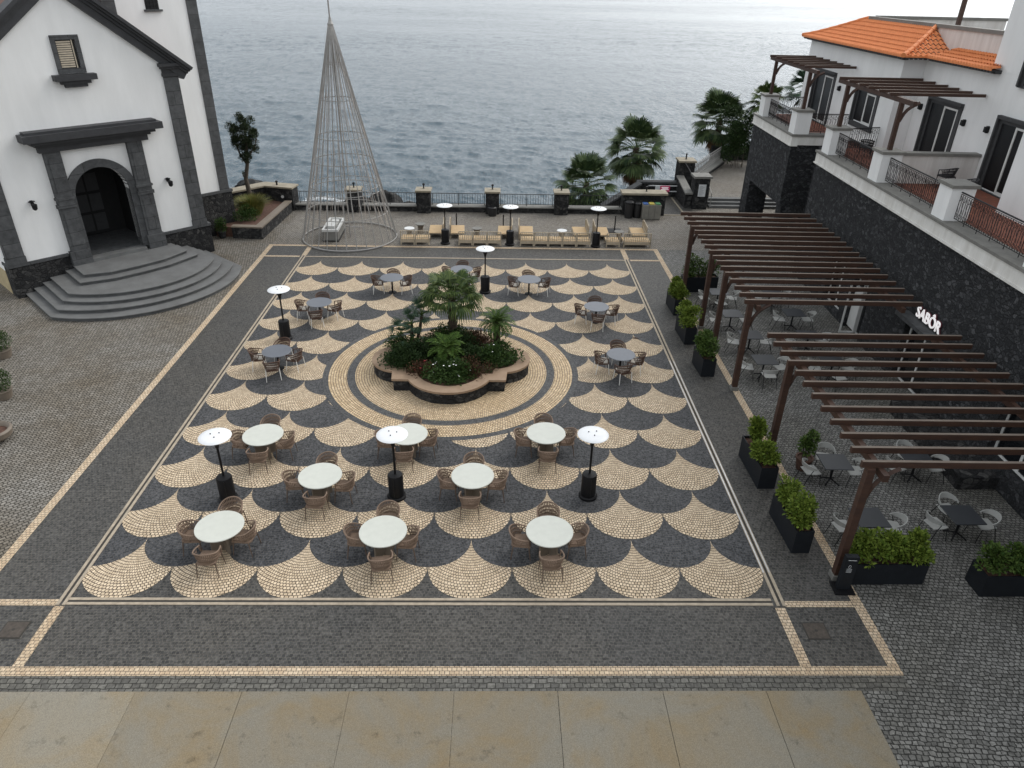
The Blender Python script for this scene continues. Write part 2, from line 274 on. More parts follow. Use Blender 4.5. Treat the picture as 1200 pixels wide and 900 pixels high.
# the sea
def sea_material():
    m, nt, b = newmat('sea_water'); L = nt.links.new
    b.inputs['Roughness'].default_value = .10; b.inputs['IOR'].default_value = 1.33; b.inputs['Specular IOR Level'].default_value = .5
    tc = N(nt, 'ShaderNodeTexCoord')
    def noise(scale, st, det=4, rough=.6):
        mp = N(nt, 'ShaderNodeMapping'); mp.inputs['Scale'].default_value = st; mp.inputs['Rotation'].default_value = (0, 0, rad(8)); L(tc.outputs['Object'], mp.inputs[0])
        n = N(nt, 'ShaderNodeTexNoise'); n.inputs['Scale'].default_value = scale; n.inputs['Detail'].default_value = det; n.inputs['Roughness'].default_value = rough
        n.inputs['Distortion'].default_value = .4; L(mp.outputs[0], n.inputs['Vector']); return n
    a = noise(.16, (2.3, .55, 1), 8, .68); c = noise(1.0, (1.6, .7, 1), 4, .62); d = noise(.010, (.5, 1, 1), 4, .55)
    m1 = N(nt, 'ShaderNodeMath', operation='MULTIPLY'); m1.inputs[1].default_value = .9; L(a.outputs['Fac'], m1.inputs[0])
    m2 = N(nt, 'ShaderNodeMath', operation='MULTIPLY'); m2.inputs[1].default_value = .35; L(c.outputs['Fac'], m2.inputs[0])
    ad = N(nt, 'ShaderNodeMath', operation='ADD'); L(m1.outputs[0], ad.inputs[0]); L(m2.outputs[0], ad.inputs[1])
    bp = N(nt, 'ShaderNodeBump'); bp.inputs['Strength'].default_value = 1; bp.inputs['Distance'].default_value = 1.0
    dr = N(nt, 'ShaderNodeMapRange'); dr.inputs['From Min'].default_value = .35; dr.inputs['From Max'].default_value = .65; dr.inputs['To Min'].default_value = .45; dr.inputs['To Max'].default_value = 1.0; L(d.outputs['Fac'], dr.inputs['Value']); L(dr.outputs[0], bp.inputs['Strength'])
    L(ad.outputs[0], bp.inputs['Height']); L(bp.outputs[0], b.inputs['Normal'])
    # foam where the swell breaks on the shore rocks
    sx = N(nt, 'ShaderNodeSeparateXYZ'); L(tc.outputs['Object'], sx.inputs[0])
    f = noise(.22, (1, 1, 1), 6, .7)
    sh = N(nt, 'ShaderNodeMapRange'); sh.inputs['From Min'].default_value = 60; sh.inputs['From Max'].default_value = 84; sh.inputs['To Min'].default_value = .16; sh.inputs['To Max'].default_value = -.16; L(sx.outputs[1], sh.inputs['Value'])
    lx = N(nt, 'ShaderNodeMapRange'); lx.inputs['From Min'].default_value = -2; lx.inputs['From Max'].default_value = 14; lx.inputs['To Min'].default_value = 0; lx.inputs['To Max'].default_value = -.14; L(sx.outputs[0], lx.inputs['Value'])
    s0 = N(nt, 'ShaderNodeMath', operation='ADD'); L(sh.outputs[0], s0.inputs[0]); L(lx.outputs[0], s0.inputs[1])
    s1 = N(nt, 'ShaderNodeMath', operation='ADD'); L(f.outputs['Fac'], s1.inputs[0]); L(s0.outputs[0], s1.inputs[1])
    fr = N(nt, 'ShaderNodeMapRange'); fr.inputs['From Min'].default_value = .60; fr.inputs['From Max'].default_value = .70; L(s1.outputs[0], fr.inputs['Value'])
    mi = N(nt, 'ShaderNodeMixRGB'); mi.inputs[1].default_value = (.014, .046, .068, 1); mi.inputs[2].default_value = (.75, .77, .77, 1)
    L(fr.outputs[0], mi.inputs[0]); L(mi.outputs[0], b.inputs['Base Color'])
    return m
M['sea'] = sea_material()

# ------------------------------------------------------------ mesh helpers
class MB:
    def __init__(s): s.v = []; s.f = []; s.mi = []; s.uv = []; s.mats = []
    def m(s, mt):
        if mt not in s.mats: s.mats.append(mt)
        return s.mats.index(mt)
    def add(s, vs, fs, k=0, uvs=None):
        o = len(s.v); s.v += [tuple(p) for p in vs]
        for f in fs:
            s.f.append([i+o for i in f]); s.mi.append(k)
            s.uv.append([uvs[i] for i in f] if uvs else None)
    def box(s, x0, x1, y0, y1, z0, z1, k=0, mtx=None):
        vs = [Vector(p) for p in ((x0,y0,z0),(x1,y0,z0),(x1,y1,z0),(x0,y1,z0),(x0,y0,z1),(x1,y0,z1),(x1,y1,z1),(x0,y1,z1))]
        if mtx is not None: vs = [mtx @ p for p in vs]
        s.add(vs, [(3,2,1,0),(4,5,6,7),(0,1,5,4),(1,2,6,5),(2,3,7,6),(3,0,4,7)], k)
        return s
    def tube(s, pts, r, n=6, k=0, r2=None, cap=True, closed=False):
        pts = [Vector(p) for p in pts]; L = len(pts); rings = []
        prev = None
        for i, p in enumerate(pts):
            if closed: d = pts[(i+1) % L]-pts[i-1]
            else: d = (pts[min(i+1, L-1)]-pts[max(i-1, 0)])
            if d.length < 1e-9: d = Vector((0,0,1))
            d.normalize()
            a = prev-d*prev.dot(d) if prev is not None else (Vector((0,0,1)).cross(d) if abs(d.z) < .95 else Vector((1,0,0)).cross(d))
            if a.length < 1e-6: a = Vector((1,0,0)).cross(d)
            a.normalize(); prev = a; b = d.cross(a)
            rr = r if r2 is None else r+(r2-r)*i/max(1, L-1)
            rings.append([p+(a*math.cos(2*math.pi*j/n)+b*math.sin(2*math.pi*j/n))*rr for j in range(n)])
        vs = [q for rg in rings for q in rg]; fs = []
        for i in range(L if closed else L-1):
            i2 = (i+1) % L
            for j in range(n):
                j2 = (j+1) % n; fs.append((i*n+j, i*n+j2, i2*n+j2, i2*n+j))
        if cap and not closed: fs += [tuple(range(n-1,-1,-1)), tuple(range((L-1)*n, L*n))]
        s.add(vs, fs, k); return s
    def lathe(s, prof, n=24, k=0, c=(0,0,0), cap=True):
        vs = []; fs = []
        for (r, z) in prof:
            for j in range(n):
                a = 2*math.pi*j/n; vs.append((c[0]+r*math.cos(a), c[1]+r*math.sin(a), c[2]+z))
        for i in range(len(prof)-1):
            for j in range(n):
                j2 = (j+1) % n; fs.append((i*n+j, i*n+j2, (i+1)*n+j2, (i+1)*n+j))
        if cap: fs += [tuple(range(n-1,-1,-1)), tuple(range((len(prof)-1)*n, len(prof)*n))]
        s.add(vs, fs, k); return s
    def prism(s, poly, z0, z1, k=0, mtx=None):
        n = len(poly); vs = [Vector((p[0], p[1], z0)) for p in poly]+[Vector((p[0], p[1], z1)) for p in poly]
        if mtx is not None: vs = [mtx @ p for p in vs]
        fs = [tuple(range(n-1,-1,-1)), tuple(range(n, 2*n))]+[(i, (i+1)%n, (i+1)%n+n, i+n) for i in range(n)]
        s.add(vs, fs, k); return s
    def build(s, name, mats, parent=None, loc=(0,0,0), rz=0, smooth=False, bevel=0):
        me = bpy.data.meshes.new(name); me.from_pydata(s.v, [], s.f)
        if not isinstance(mats, (list, tuple)): mats = [mats]
        for mt in mats: me.materials.append(M[mt] if isinstance(mt, str) else mt)
        for p, k in zip(me.polygons, s.mi): p.material_index = k; p.use_smooth = smooth
        if any(u is not None for u in s.uv):
            ul = me.uv_layers.new(name='UVMap')
            for p, u in zip(me.polygons, s.uv):
                if u:
                    for li, q in zip(p.loop_indices, u): ul.data[li].uv = q
        me.update()
        o = bpy.data.objects.new(name, me); COL.objects.link(o)
        o.location = loc; o.rotation_euler = (0, 0, rz)
        if parent is not None: o.parent = parent
        if smooth:
            md = o.modifiers.new('split', 'EDGE_SPLIT'); md.split_angle = rad(38)
        if bevel:
            md = o.modifiers.new('bevel', 'BEVEL'); md.width = bevel; md.segments = 2; md.limit_method = 'ANGLE'
        return o
def thing(name, label, cat, loc=(0,0,0), rz=0, group=None):
    o = bpy.data.objects.new(name, None); COL.objects.link(o); o.empty_display_size = .2
    o.location = loc; o.rotation_euler = (0, 0, rz); return tag(o, label, cat, group)
def tag(o, label, cat, group=None):
    o['label'] = label; o['category'] = cat
    if group: o['group'] = group
    return o
def struct(o): o['kind'] = 'structure'; return o
def kids(o): return [c for c in bpy.data.objects if c.parent == o]
TREE = {}
def dup(src, loc, rz, label, group=None, scale=None):
    if src not in TREE: TREE[src] = [(c, kids(c)) for c in kids(src)]
    r = src.copy(); COL.objects.link(r); r.location = loc; r.rotation_euler = (0, 0, rz); r['label'] = label
    if group: r['group'] = group
    if scale: r.scale = scale
    for c, gs in TREE[src]:
        d = c.copy(); COL.objects.link(d); d.parent = r
        for q in gs:
            e = q.copy(); COL.objects.link(e); e.parent = d
    return r
class Maker:
    """builds the first of a kind, then copies it"""
    def __init__(s, fn): s.fn = fn; s.src = None
    def __call__(s, loc, rz, label, group=None, scale=None):
        if s.src is None:
            s.src = s.fn(); o = s.src; o.location = loc; o.rotation_euler = (0, 0, rz); o['label'] = label
            if group: o['group'] = group
            if scale: o.scale = scale
            return o
        return dup(s.src, loc, rz, label, group, scale)
def arc(cx, cy, r, a0, a1, n):
    return [(cx+r*math.cos(rad(a0+(a1-a0)*i/n)), cy+r*math.sin(rad(a0+(a1-a0)*i/n))) for i in range(n+1)]

# ============================================================ THE SETTING: ground and sea
R = 1.07
def sheet(name, poly, z, mt):
    b = MB(); b.add([(p[0], p[1], z) for p in poly], [tuple(range(len(poly)))]); return struct(b.build(name, mt))
def rect(x0, x1, y0, y1): return [(x0,y0),(x1,y0),(x1,y1),(x0,y1)]
sheet('ground', [(-70,-60),(70,-60),(70,33),(-6,33.2),(-14,46),(-70,60)], -.012, 'cobble_right')
sheet('church_forecourt_paving', [(-60,-40),(-2.2,-40),(-2.2,33.1),(-6,33.2),(-14,46),(-60,60)], -.008, 'cobble_left')
sheet('promenade_paving', rect(-2.2, 24.6, 25.9, 32.9), -.008, 'cobble_back')
sheet('plaza_dark_paving', rect(-2.2, 19.15, -2.19, 25.9), -.004, 'dark_sett')
sheet('kerb_setts', rect(-40, 19.2, -2.58, -2.19), -.004, 'grey_sett')
b = MB()
for x0, x1 in [(-12.5,-10.33),(-10.3,-8.13),(-8.1,-5.93),(-5.9,-3.73),(-3.7,-1.56),(-1.53,.63),(.655,2.78),(2.805,4.98),(5.01,7.215),(7.24,9.41),(9.435,11.59),(11.62,13.82),(13.85,16.03),(16.06,18.08)]:
    b.box(x0-.009, x1+.009, -22, -2.585, -.1, .012)
struct(b.build('concrete_walkway', 'concrete'))
# fish-scale fans of cream and dark setts
fan_c, fan_d = MB(), MB()
def fan(mb, cx, cy, half=None, top=True):
    P = arc(0, 0, R, 180, 360, 22)
    if half == 'r': P = [(0,-R)]+arc(0, 0, R, 270, 360, 11)[1:]
    if half == 'l': P = arc(0, 0, R, 180, 270, 11)
    up = []
    if half != 'l': up += arc(R, R, R, 270, 180, 11)[1:]
    if half != 'r': up += arc(-R, R, R, 0, -90, 11)[1:-1] if half is None else arc(-R, R, R, 0, -90, 11)[:-1]
    P = P+up
    if mb is fan_c: P = [(x*(1-.014*random.random()), y*(1-.014*random.random())) for x, y in P]
    z_ = .002 if mb is fan_c else 0.0; vs = [(cx, cy, z_)]+[(cx+x, cy+y, z_) for x, y in P]; uv = [(0, -.85*R)]+[(x, y-.85*R) for x, y in P]
    n = len(P); fs = [(0, i+1, (i+1) % n+1) for i in range(n)]
    if half: fs = [f for i, f in enumerate(fs) if not (half == 'r' and i == n-1) and not (half == 'l' and i == 11)]
    mb.add(vs, fs, 0, uv)
for j in range(11):
    for i in range(8):
        fan(fan_c, (2*i+1)*R, (2*j+1)*R)
    if j < 11:
        for i in range(9):
            if j == 10: continue
            fan(fan_d, 2*i*R, (2*j+2)*R, 'r' if i == 0 else 'l' if i == 8 else None)
struct(fan_c.build('cream_fan_paving', 'cream_fan')); struct(fan_d.build('dark_fan_paving', 'dark_fan'))
BX, BY = 8.56, 11.62
def annulus(mb, r0, r1, z, n=96):
    vs = []; uv = []
    for r in (r0, r1):
        for i in range(n):
            a = 2*math.pi*i/n; vs.append((BX+r*math.cos(a), BY+r*math.sin(a), z)); uv.append((r*math.cos(a), r*math.sin(a)))
    mb.add(vs, [(i, (i+1) % n, (i+1) % n+n, i+n) for i in range(n)], 0, uv)
b = MB(); annulus(b, 1.5, 4.82, .006); struct(b.build('ring_dark_paving', 'dark_ring'))
b = MB(); annulus(b, 3.92, 4.60, .010); annulus(b, 1.5, 3.62, .010); struct(b.build('ring_cream_paving', 'cream_ring'))
# cream border lines
b = MB()
def ln(x0, x1, y0, y1, z=.002): b.add([(x0,y0,z),(x1,y0,z),(x1,y1,z),(x0,y1,z)], [(0,1,2,3)])
ln(-2.3, -2.05, -1.94, 25.75); ln(18.97, 19.22, -1.94, 25.75); ln(-40, 19.22, -2.19, -1.95); ln(-2.3, 19.22, 25.76, 25.98)
ln(-2.04, -.1, -.22, -.03); ln(17.3, 18.96, -.24, -.05); ln(-.12, .12, -1.94, -.24); ln(17.02, 17.26, -1.94, -.26)
ln(-.14, .12, 24.24, 25.75); ln(17.1, 17.36, 24.24, 25.75); ln(-2.04, -.2, 24.0, 24.2); ln(17.4, 18.96, 24.0, 24.2)
struct(b.build('cream_border_paving', 'cream_line'))
b = MB()
for x in (-.11, .035, 17.085, 17.23): b.box(x, x+.075, -.21, 24.2, -.03, .014)
for y in (-.20, -.055): b.box(.12, 17.0, y, y+.075, -.03, .0145)
b.box(.12, 17.08, 24.03, 24.13, -.03, .0145)
b.box(-.034, .034, -.05, 24.2, -.03, .005, 1); b.box(17.161, 17.229, -.05, 24.2, -.03, .005, 1); b.box(.12, 17.0, -.124, -.056, -.03, .005, 1)
b.box(17.10, 17.13, .9, 12.5, .0, .02, 2); b.box(17.25, 17.28, .9, 12.5, .0, .02, 2)
struct(b.build('drain_channel', ['channel', 'slot', 'steel_slot']))
for x, y, lb in ((17.75, -.97, 'square iron inspection cover in the near right corner panel'), (-.66, -.95, 'square iron inspection cover in the near left corner panel')):
    t = thing('manhole_cover', lb, 'manhole cover', (x, y, 0), 0, 'inspection covers in the paving')
    q = MB(); q.box(-.27, .27, -.25, .25, -.01, .006); q.build('frame', 'slot', t)
    q = MB(); q.box(-.24, .24, -.22, .22, .0, .012); q.lathe([(.035, 0), (.035, .016)], 10, 1); q.build('lid', ['cover_iron', 'slot'], t)
# the sea, cliff and shore
def sea_mesh():
    '''water surface with a real short chop: finer mesh near the shore, coarser far out'''
    import numpy as np
    rg = np.random.default_rng(5)
    NR, NC = 620, 1150
    d = 46*(2600/46)**(np.linspace(0, 1, NR)**.92)                  # distance from the terrace
    ang = np.radians(np.linspace(-52, 50, NC))
    X = 10+np.outer(d+12.5, np.tan(ang)); Y = np.repeat(d[:, None], NC, 1)
    Z = np.zeros_like(X)
    for lam, amp, n in ((20, .05, 5), (7, .045, 10), (3.4, .045, 16), (1.8, .032, 20), (1.0, .018, 16)):
        for _ in range(n):
            l = lam*rg.uniform(.7, 1.4); th = np.radians(rg.normal(78, 34)); k = 2*np.pi/l
            Z += amp/np.sqrt(n)*1.9*np.sin(k*(X*np.cos(th)+Y*np.sin(th))+rg.uniform(0, 6.28))
    gust = .62+.38*np.sin(X*.013+1.3*np.sin(Y*.011))*np.sin(Y*.019+1.1*np.sin(X*.008)+.7)
    Z = -9+.85*Z*gust
    me = bpy.data.meshes.new('sea'); nv = NR*NC
    me.vertices.add(nv); me.vertices.foreach_set('co', np.stack([X, Y, Z], -1).astype('f').ravel())
    i = np.arange(NR-1)[:, None]*NC+np.arange(NC-1)[None, :]
    q = np.stack([i, i+1, i+NC+1, i+NC], -1).reshape(-1, 4); nf = len(q)
    me.loops.add(nf*4); me.polygons.add(nf); me.loops.foreach_set('vertex_index', q.ravel().astype('i'))
    me.polygons.foreach_set('loop_start', np.arange(0, nf*4, 4, dtype='i')); me.polygons.foreach_set('use_smooth', np.ones(nf, dtype=bool))
    me.update(calc_edges=True); me.materials.append(M['sea'])
    o = bpy.data.objects.new('sea', me); COL.objects.link(o); struct(o)
sea_mesh()
b = MB(); b.add([(-20000,34,-10.2),(20000,34,-10.2),(20000,40000,-10.2),(-20000,40000,-10.2)], [(0,1,2,3)]); struct(b.build('open_sea', 'sea'))
b = MB(); nx, ny = 70, 12; vs = []
for j in range(ny+1):
    for i in range(nx+1):
        t = j/ny; x = -45+95*i/nx; y = 33.6+t*26+random.uniform(-.8, .8)*(0 < j)
        z = -.35-10*t**.75+random.uniform(-.7, .5)*(j > 0)
        vs.append((x, y+(7 if x > 22 else 0), z))
b.add(vs, [(j*(nx+1)+i, j*(nx+1)+i+1, (j+1)*(nx+1)+i+1, (j+1)*(nx+1)+i) for j in range(ny) for i in range(nx)]); struct(b.build('cliff_terrain', 'rock'))
def boulder(loc, sx, sy, sz, label, seed):
    rnd = random.Random(seed); bm = bmesh.new(); bmesh.ops.create_icosphere(bm, subdivisions=3, radius=1)
    offs = [Vector((rnd.uniform(-1,1), rnd.uniform(-1,1), rnd.uniform(-1,1))).normalized() for _ in range(14)]
    for v in bm.verts:
        d = v.co.normalized(); k = 1+sum(.12*(1 if d.dot(o) > .55 else -.3)*max(0, d.dot(o)) for o in offs)+rnd.uniform(-.05, .05)
        v.co = Vector((d.x*sx, d.y*sy, d.z*sz))*k
    me = bpy.data.meshes.new('shore_rock'); bm.to_mesh(me); bm.free(); me.materials.append(M['rock'])
    o = bpy.data.objects.new('shore_rock', me); COL.objects.link(o); o.location = loc; tag(o, label, 'rock', 'black rocks in the surf below the wall')
boulder((-1.0, 60, -7.9), 1.5, 1.5, 1.5, 'large black rock seen through the railing right of the light cone', 3)
boulder((.9, 60.5, -8.3), 1.3, 1.3, .9, 'low black rock just right of the large rock behind the railing', 4)
boulder((-4.2, 62, -8.4), 1.6, 1.5, 1.0, 'black rock in the surf behind the base of the light cone', 5)
boulder((-18.6, 72, -8.9), 1.5, 1, .75, 'black rock in the white surf beside the church tower', 6)

# ============================================================ THE CHURCH (local x along the facade, y into the building)
ch = thing('church', 'white church with charcoal stone trim, arched doorway, tower and curved steps', 'church', (-11.36, 18.02, 0), math.atan2(.7225, .6914))
def arch_hole_wall():
    """facade with an arched door hole, extruded"""
    bm = bmesh.new()
    out = [(.02,1.5),(9.2,1.5),(9.2,9.1),(4.62,12.6),(.02,9.1)]
    cx, rr, zs = 4.62, 1.2, 3.95
    hole = [(cx-rr,1.5)]+[(cx-rr*math.cos(rad(180*i/20)), zs+rr*math.sin(rad(180*i/20))) for i in range(21)]+[(cx+rr,1.5)]
    # outline that runs round the hole, so it is one simple polygon
    poly = [out[0]]+hole+out[1:]
    vs = [bm.verts.new((x, 0, z)) for x, z in poly]; f = bm.faces.new(vs)
    r = bmesh.ops.extrude_face_region(bm, geom=[f])
    bmesh.ops.translate(bm, vec=(0, .45, 0), verts=[v for v in r['geom'] if isinstance(v, bmesh.types.BMVert)])
    bmesh.ops.recalc_face_normals(bm, faces=bm.faces); bmesh.ops.triangulate(bm, faces=bm.faces)
    me = bpy.data.meshes.new('facade_wall'); bm.to_mesh(me); bm.free(); me.materials.append(M['white'])
    o = bpy.data.objects.new('facade_wall', me); COL.objects.link(o); o.parent = ch; o.location = (0, .06, 0)
arch_hole_wall()
q = MB(); q.box(.0, .42, .52, 16, 1.5, 9.2); q.box(8.8, 9.18, .52, 16, 1.5, 9.2); q.box(.43, 8.79, 15.6, 16, 1.5, 9.2)
q.box(-.01, .0, .6, 16, -.3, 1.49); q.build('nave_wall', 'white', ch)
q = MB(); q.box(-.03, .3, .8, 16, .0, 1.1); q.build('side_base', 'ochre', ch)
q = MB()      # plinth of rubble with a coping, left and right of the steps
q.prism([(-.02,0),(3.2,0),(3.2,.5),(.4,.5),(.4,.79),(-.02,.79)], -.2, 1.42); q.build('plinth', 'rubble_low', ch)
q = MB(); q.prism([(6.0,0),(9.36,0),(9.36,3),(8.86,3),(8.86,.5),(6.0,.5)], -.2, 1.42); q.build('plinth', 'rubble_low', ch)
for P in ([(-.06,-.04),(2.45,-.04),(2.45,.5),(.3,.5),(.3,.8),(-.06,.8)], [(6.95,-.04),(9.41,-.04),(9.41,3),(9.2,3),(9.2,.5),(6.95,.5)]):
    q = MB(); q.prism(P, 1.42, 1.55); q.build('plinth_coping', 'stone_trim', ch)
for x0, x1 in ((0, .72), (8.5, 9.2)):
    q = MB(); q.box(x0, x1, -.03, .3, 1.552, 9.25); q.box(x0-.03, x1+.03, -.06, .3, 1.554, 1.85)
    q.build('corner_pilaster', 'stone_trim', ch)
    q = MB(); q.box(x0-.05, x1+.06, -.09, .3, 8.72, 8.86); q.box(x0-.09, x1+.12, -.16, .3, 9.05, 9.16); q.box(x0-.16, x1+.22, -.26, .3, 9.16, 9.30); q.box(x0-.02, x1+.03, -.05, .3, 8.86, 9.05)
    q.build('pilaster_capital', 'stone_dark', ch)
def raking(name, x0, z0, x1, z1, prof, mt):
    d = Vector((x1-x0, 0, z1-z0)); Ln = d.length; d.normalize(); up = Vector((-d.z, 0, d.x));
    if up.z < 0: up = -up
    q = MB()
    for (y0, y1, h0, h1) in prof:
        vs = []
        for t in (0, Ln):
            for (y, h) in ((y0,h0),(y1,h0),(y1,h1),(y0,h1)): vs.append(Vector((x0, y, z0))+d*t+up*h)
        q.add(vs, [(0,1,2,3),(7,6,5,4),(0,4,5,1),(1,5,6,2),(2,6,7,3),(3,7,4,0)])
    return q.build(name, mt, ch)
PR = [(-.10, .5, 0, .30), (-.18, .5, .302, .42), (-.30, .5, .422, .52), (-.40, .5, .522, .66)]
raking('gable_cornice', 9.42, 8.55, 4.615, 12.33, PR, 'stone_dark'); raking('gable_cornice', -.22, 8.55, 4.605, 12.33, PR, 'stone_dark')
q = MB()   # tiled nave roof behind the cornice
for (xa, za, xb, zb) in ((-.3, 8.9, 4.6, 12.75), (9.5, 8.9, 4.6, 12.75)):
    q.add([(xa,.5,za),(xb,.5,zb),(xb,16.2,zb),(xa,16.2,za),(xa,.5,za+.2),(xb,.5,zb+.2),(xb,16.2,zb+.2),(xa,16.2,za+.2)], [(0,1,2,3),(7,6,5,4),(0,4,5,1),(3,2,6,7),(0,3,7,4)])
q.build('nave_roof', 'old_tile', ch)
# portal
for x0, x1 in ((2.58, 3.26), (6.12, 6.80)):
    q = MB(); q.box(x0, x1, -.16, .2, 1.5, 6.08); q.box(x0-.05, x1+.05, -.22, .2, 3.62, 3.78); q.box(x0+.02, x1-.02, -.18, .2, 3.78, 3.98); q.box(x0-.05, x1+.05, -.22, .2, 3.98, 4.08)
    q.box(x0-.09, x1+.09, -.26, .2, .93, 1.62); q.box(x0+.12, x1-.12, -.185, .2, 4.3, 5.8); q.box(x0+.12, x1-.12, -.185, .2, 1.9, 3.4)
    q.build('portal_pillar', 'stone_trim', ch)
q = MB(); q.box(2.42, 7.1, -.24, .2, 6.082, 6.34); q.box(2.30, 7.22, -.36, .2, 6.342, 6.46); q.box(2.12, 7.4, -.54, .2, 6.462, 6.60); q.box(1.82, 7.72, -.72, .2, 6.602, 6.90); q.box(2.0, 7.54, -.5, .2, 6.902, 7.0)
q.build('portal_cornice', 'stone_dark', ch)
q = MB()      # arch surround
cx = 4.62
ri, ro, zs = 1.2, 1.56, 3.95
pi_ = [(cx-ri, 1.12)]+[(cx-ri*math.cos(rad(180*i/24)), zs+ri*math.sin(rad(180*i/24))) for i in range(25)]+[(cx+ri, 1.12)]
po_ = [(cx-ro, 1.12)]+[(cx-ro*math.cos(rad(180*i/24)), zs+ro*math.sin(rad(180*i/24))) for i in range(25)]+[(cx+ro, 1.12)]
n = len(pi_)
vs = [(x, -.05, z) for x, z in pi_]+[(x, -.05, z) for x, z in po_]+[(x, .5, z) for x, z in pi_]+[(x, .5, z) for x, z in po_]
fs = []
for i in range(n-1): fs += [(i, i+1, n+i+1, n+i), (i, 2*n+i, 2*n+i+1, i+1), (n+i, n+i+1, 3*n+i+1, 3*n+i)]
q.add(vs, fs); q.build('arch_surround', 'stone_trim', ch)
q = MB()      # the vestibule behind the arch, its shade painted as near-black walls
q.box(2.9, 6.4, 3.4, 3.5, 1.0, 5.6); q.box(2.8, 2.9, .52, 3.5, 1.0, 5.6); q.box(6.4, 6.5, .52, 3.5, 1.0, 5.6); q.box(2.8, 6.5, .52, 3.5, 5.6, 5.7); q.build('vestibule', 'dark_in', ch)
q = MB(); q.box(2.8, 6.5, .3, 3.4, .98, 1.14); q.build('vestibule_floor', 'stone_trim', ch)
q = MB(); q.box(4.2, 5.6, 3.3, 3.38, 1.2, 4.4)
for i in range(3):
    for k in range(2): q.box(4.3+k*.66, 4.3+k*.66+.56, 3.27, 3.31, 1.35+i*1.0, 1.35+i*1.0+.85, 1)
q.build('inner_door', ['dark_in', 'surround'], ch)  # door and panels coloured near-black for the shade inside
# gable window
q = MB(); q.box(4.1, 4.27, -.02, .25, 9.12, 10.62); q.box(5.05, 5.22, -.02, .25, 9.12, 10.62); q.box(4.275, 5.045, -.02, .25, 10.44, 10.62); q.box(4.275, 5.045, -.02, .25, 9.12, 9.32)
w = q.build('window', 'stone_trim', ch)
q = MB(); q.box(3.80, 5.50, -.34, .2, 8.86, 9.10); q.box(4.05, 5.25, -.22, .2, 8.72, 8.858); q.box(4.2, 5.1, -.14, .2, 8.58, 8.718); q.build('sill', 'stone_dark', w)
q = MB(); q.box(4.275, 5.045, .055, .06, 9.32, 10.44, 1)
for i in range(12): q.box(4.3, 4.86, .03, .052, 9.36+i*.088, 9.36+i*.088+.06)
q.box(4.90, 4.94, .02, .05, 9.325, 10.43)
q.build('blind', ['shutter', 'dark_in'], w)
for x, lb in ((1.63, 'l'), (7.68, 'r')):
    q = MB(); q.box(x-.05, x+.05, -.05, .06, 3.98, 4.16); q.tube([(x, -.04, 4.12), (x, -.22, 4.16), (x, -.26, 4.05)], .025, 6); q.lathe([(.03, .10), (.12, .05), (.10, -.14), (.04, -.2)], 10, 0, (x, -.26, 3.98)); q.box(x-.12, x+.12, -.06, .05, 4.10, 4.13)
    q.build('wall_lamp', 'iron', ch)
# steps: curved flight below, angular flight above
def bowstep(z, x0, x1, d0, dm, top):
    m = (x0+x1)/2; hw = (x1-x0)/2; sg = dm-d0; rr = (hw*hw+sg*sg)/(2*sg); a = math.asin(hw/rr)
    P = [(m+rr*math.sin(-a+2*a*i/28), -(d0+rr*math.cos(-a+2*a*i/28)-rr*math.cos(a))) for i in range(29)]
    return P+[(x1-.12, .0), (x0+.12, .0)]
lev = [(.16, .18, 9.0, 3.5, 6.02), (.32, .55, 8.65, 3.28, 5.42), (.48, .96, 8.36, 2.84, 4.95), (.64, 1.31, 8.08, 2.6, 4.45)]
for z, x0, x1, d0, dm in lev:
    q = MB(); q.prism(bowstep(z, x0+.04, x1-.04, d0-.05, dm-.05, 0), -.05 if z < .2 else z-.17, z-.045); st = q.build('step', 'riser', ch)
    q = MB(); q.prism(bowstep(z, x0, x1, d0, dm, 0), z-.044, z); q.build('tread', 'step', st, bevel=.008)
for z, x0, x1, d0, dm in ((.80, 2.02, 7.56, 2.1, 2.62), (.96, 2.38, 7.26, 1.62, 2.16)):
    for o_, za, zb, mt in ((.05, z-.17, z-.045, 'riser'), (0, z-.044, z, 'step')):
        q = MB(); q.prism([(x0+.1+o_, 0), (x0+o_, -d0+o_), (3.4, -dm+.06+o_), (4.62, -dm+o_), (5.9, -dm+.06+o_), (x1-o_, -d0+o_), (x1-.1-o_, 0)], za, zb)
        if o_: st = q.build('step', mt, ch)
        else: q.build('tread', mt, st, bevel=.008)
q = MB(); q.box(3.35, 5.88, -.28, .25, .955, 1.12); q.build('door_sill', 'step', ch)
# tower
q = MB(); q.box(7.42, 11.86, 2.43, 6.8, 2.30, 17); q.build('tower_wall', 'white', ch)
q = MB(); q.box(7.3, 12.04, 2.36, 7.0, -1.2, 2.28); q.build('tower_plinth', 'rubble_low', ch)
q = MB(); q.box(7.3, 12.08, 2.32, 7.0, 2.282, 2.42); q.build('tower_coping', 'stone_trim', ch)
for x0, x1 in ((7.39, 7.98), (11.38, 11.92)):
    q = MB(); q.box(x0, x1, 2.38, 2.9, 2.422, 17.02); q.build('tower_quoin', 'stone_trim', ch)
q = MB(); q.box(11.5, 11.925, 2.91, 6.81, 2.422, 17.02); q.build('tower_quoin', 'stone_trim', ch)
q = MB(); q.box(9.36, 10.0, 2.41, 2.5, 11.42, 13); q.build('tower_window', 'dark_in', ch)
q = MB(); q.box(9.26, 10.12, 2.3, 2.5, 11.33, 11.418); q.build('tower_sill', 'stone_trim', ch)
q = MB()
for i in range(4):
    q.tube([(9.44+i*.16, 2.395, 11.43), (9.44+i*.16, 2.395, 13)], .012, 5)
for i in range(8): q.tube([(9.37, 2.39, 11.55+i*.18), (9.99, 2.39, 11.6+i*.18)], .01, 5)
q.build('window_grille', 'iron', ch)
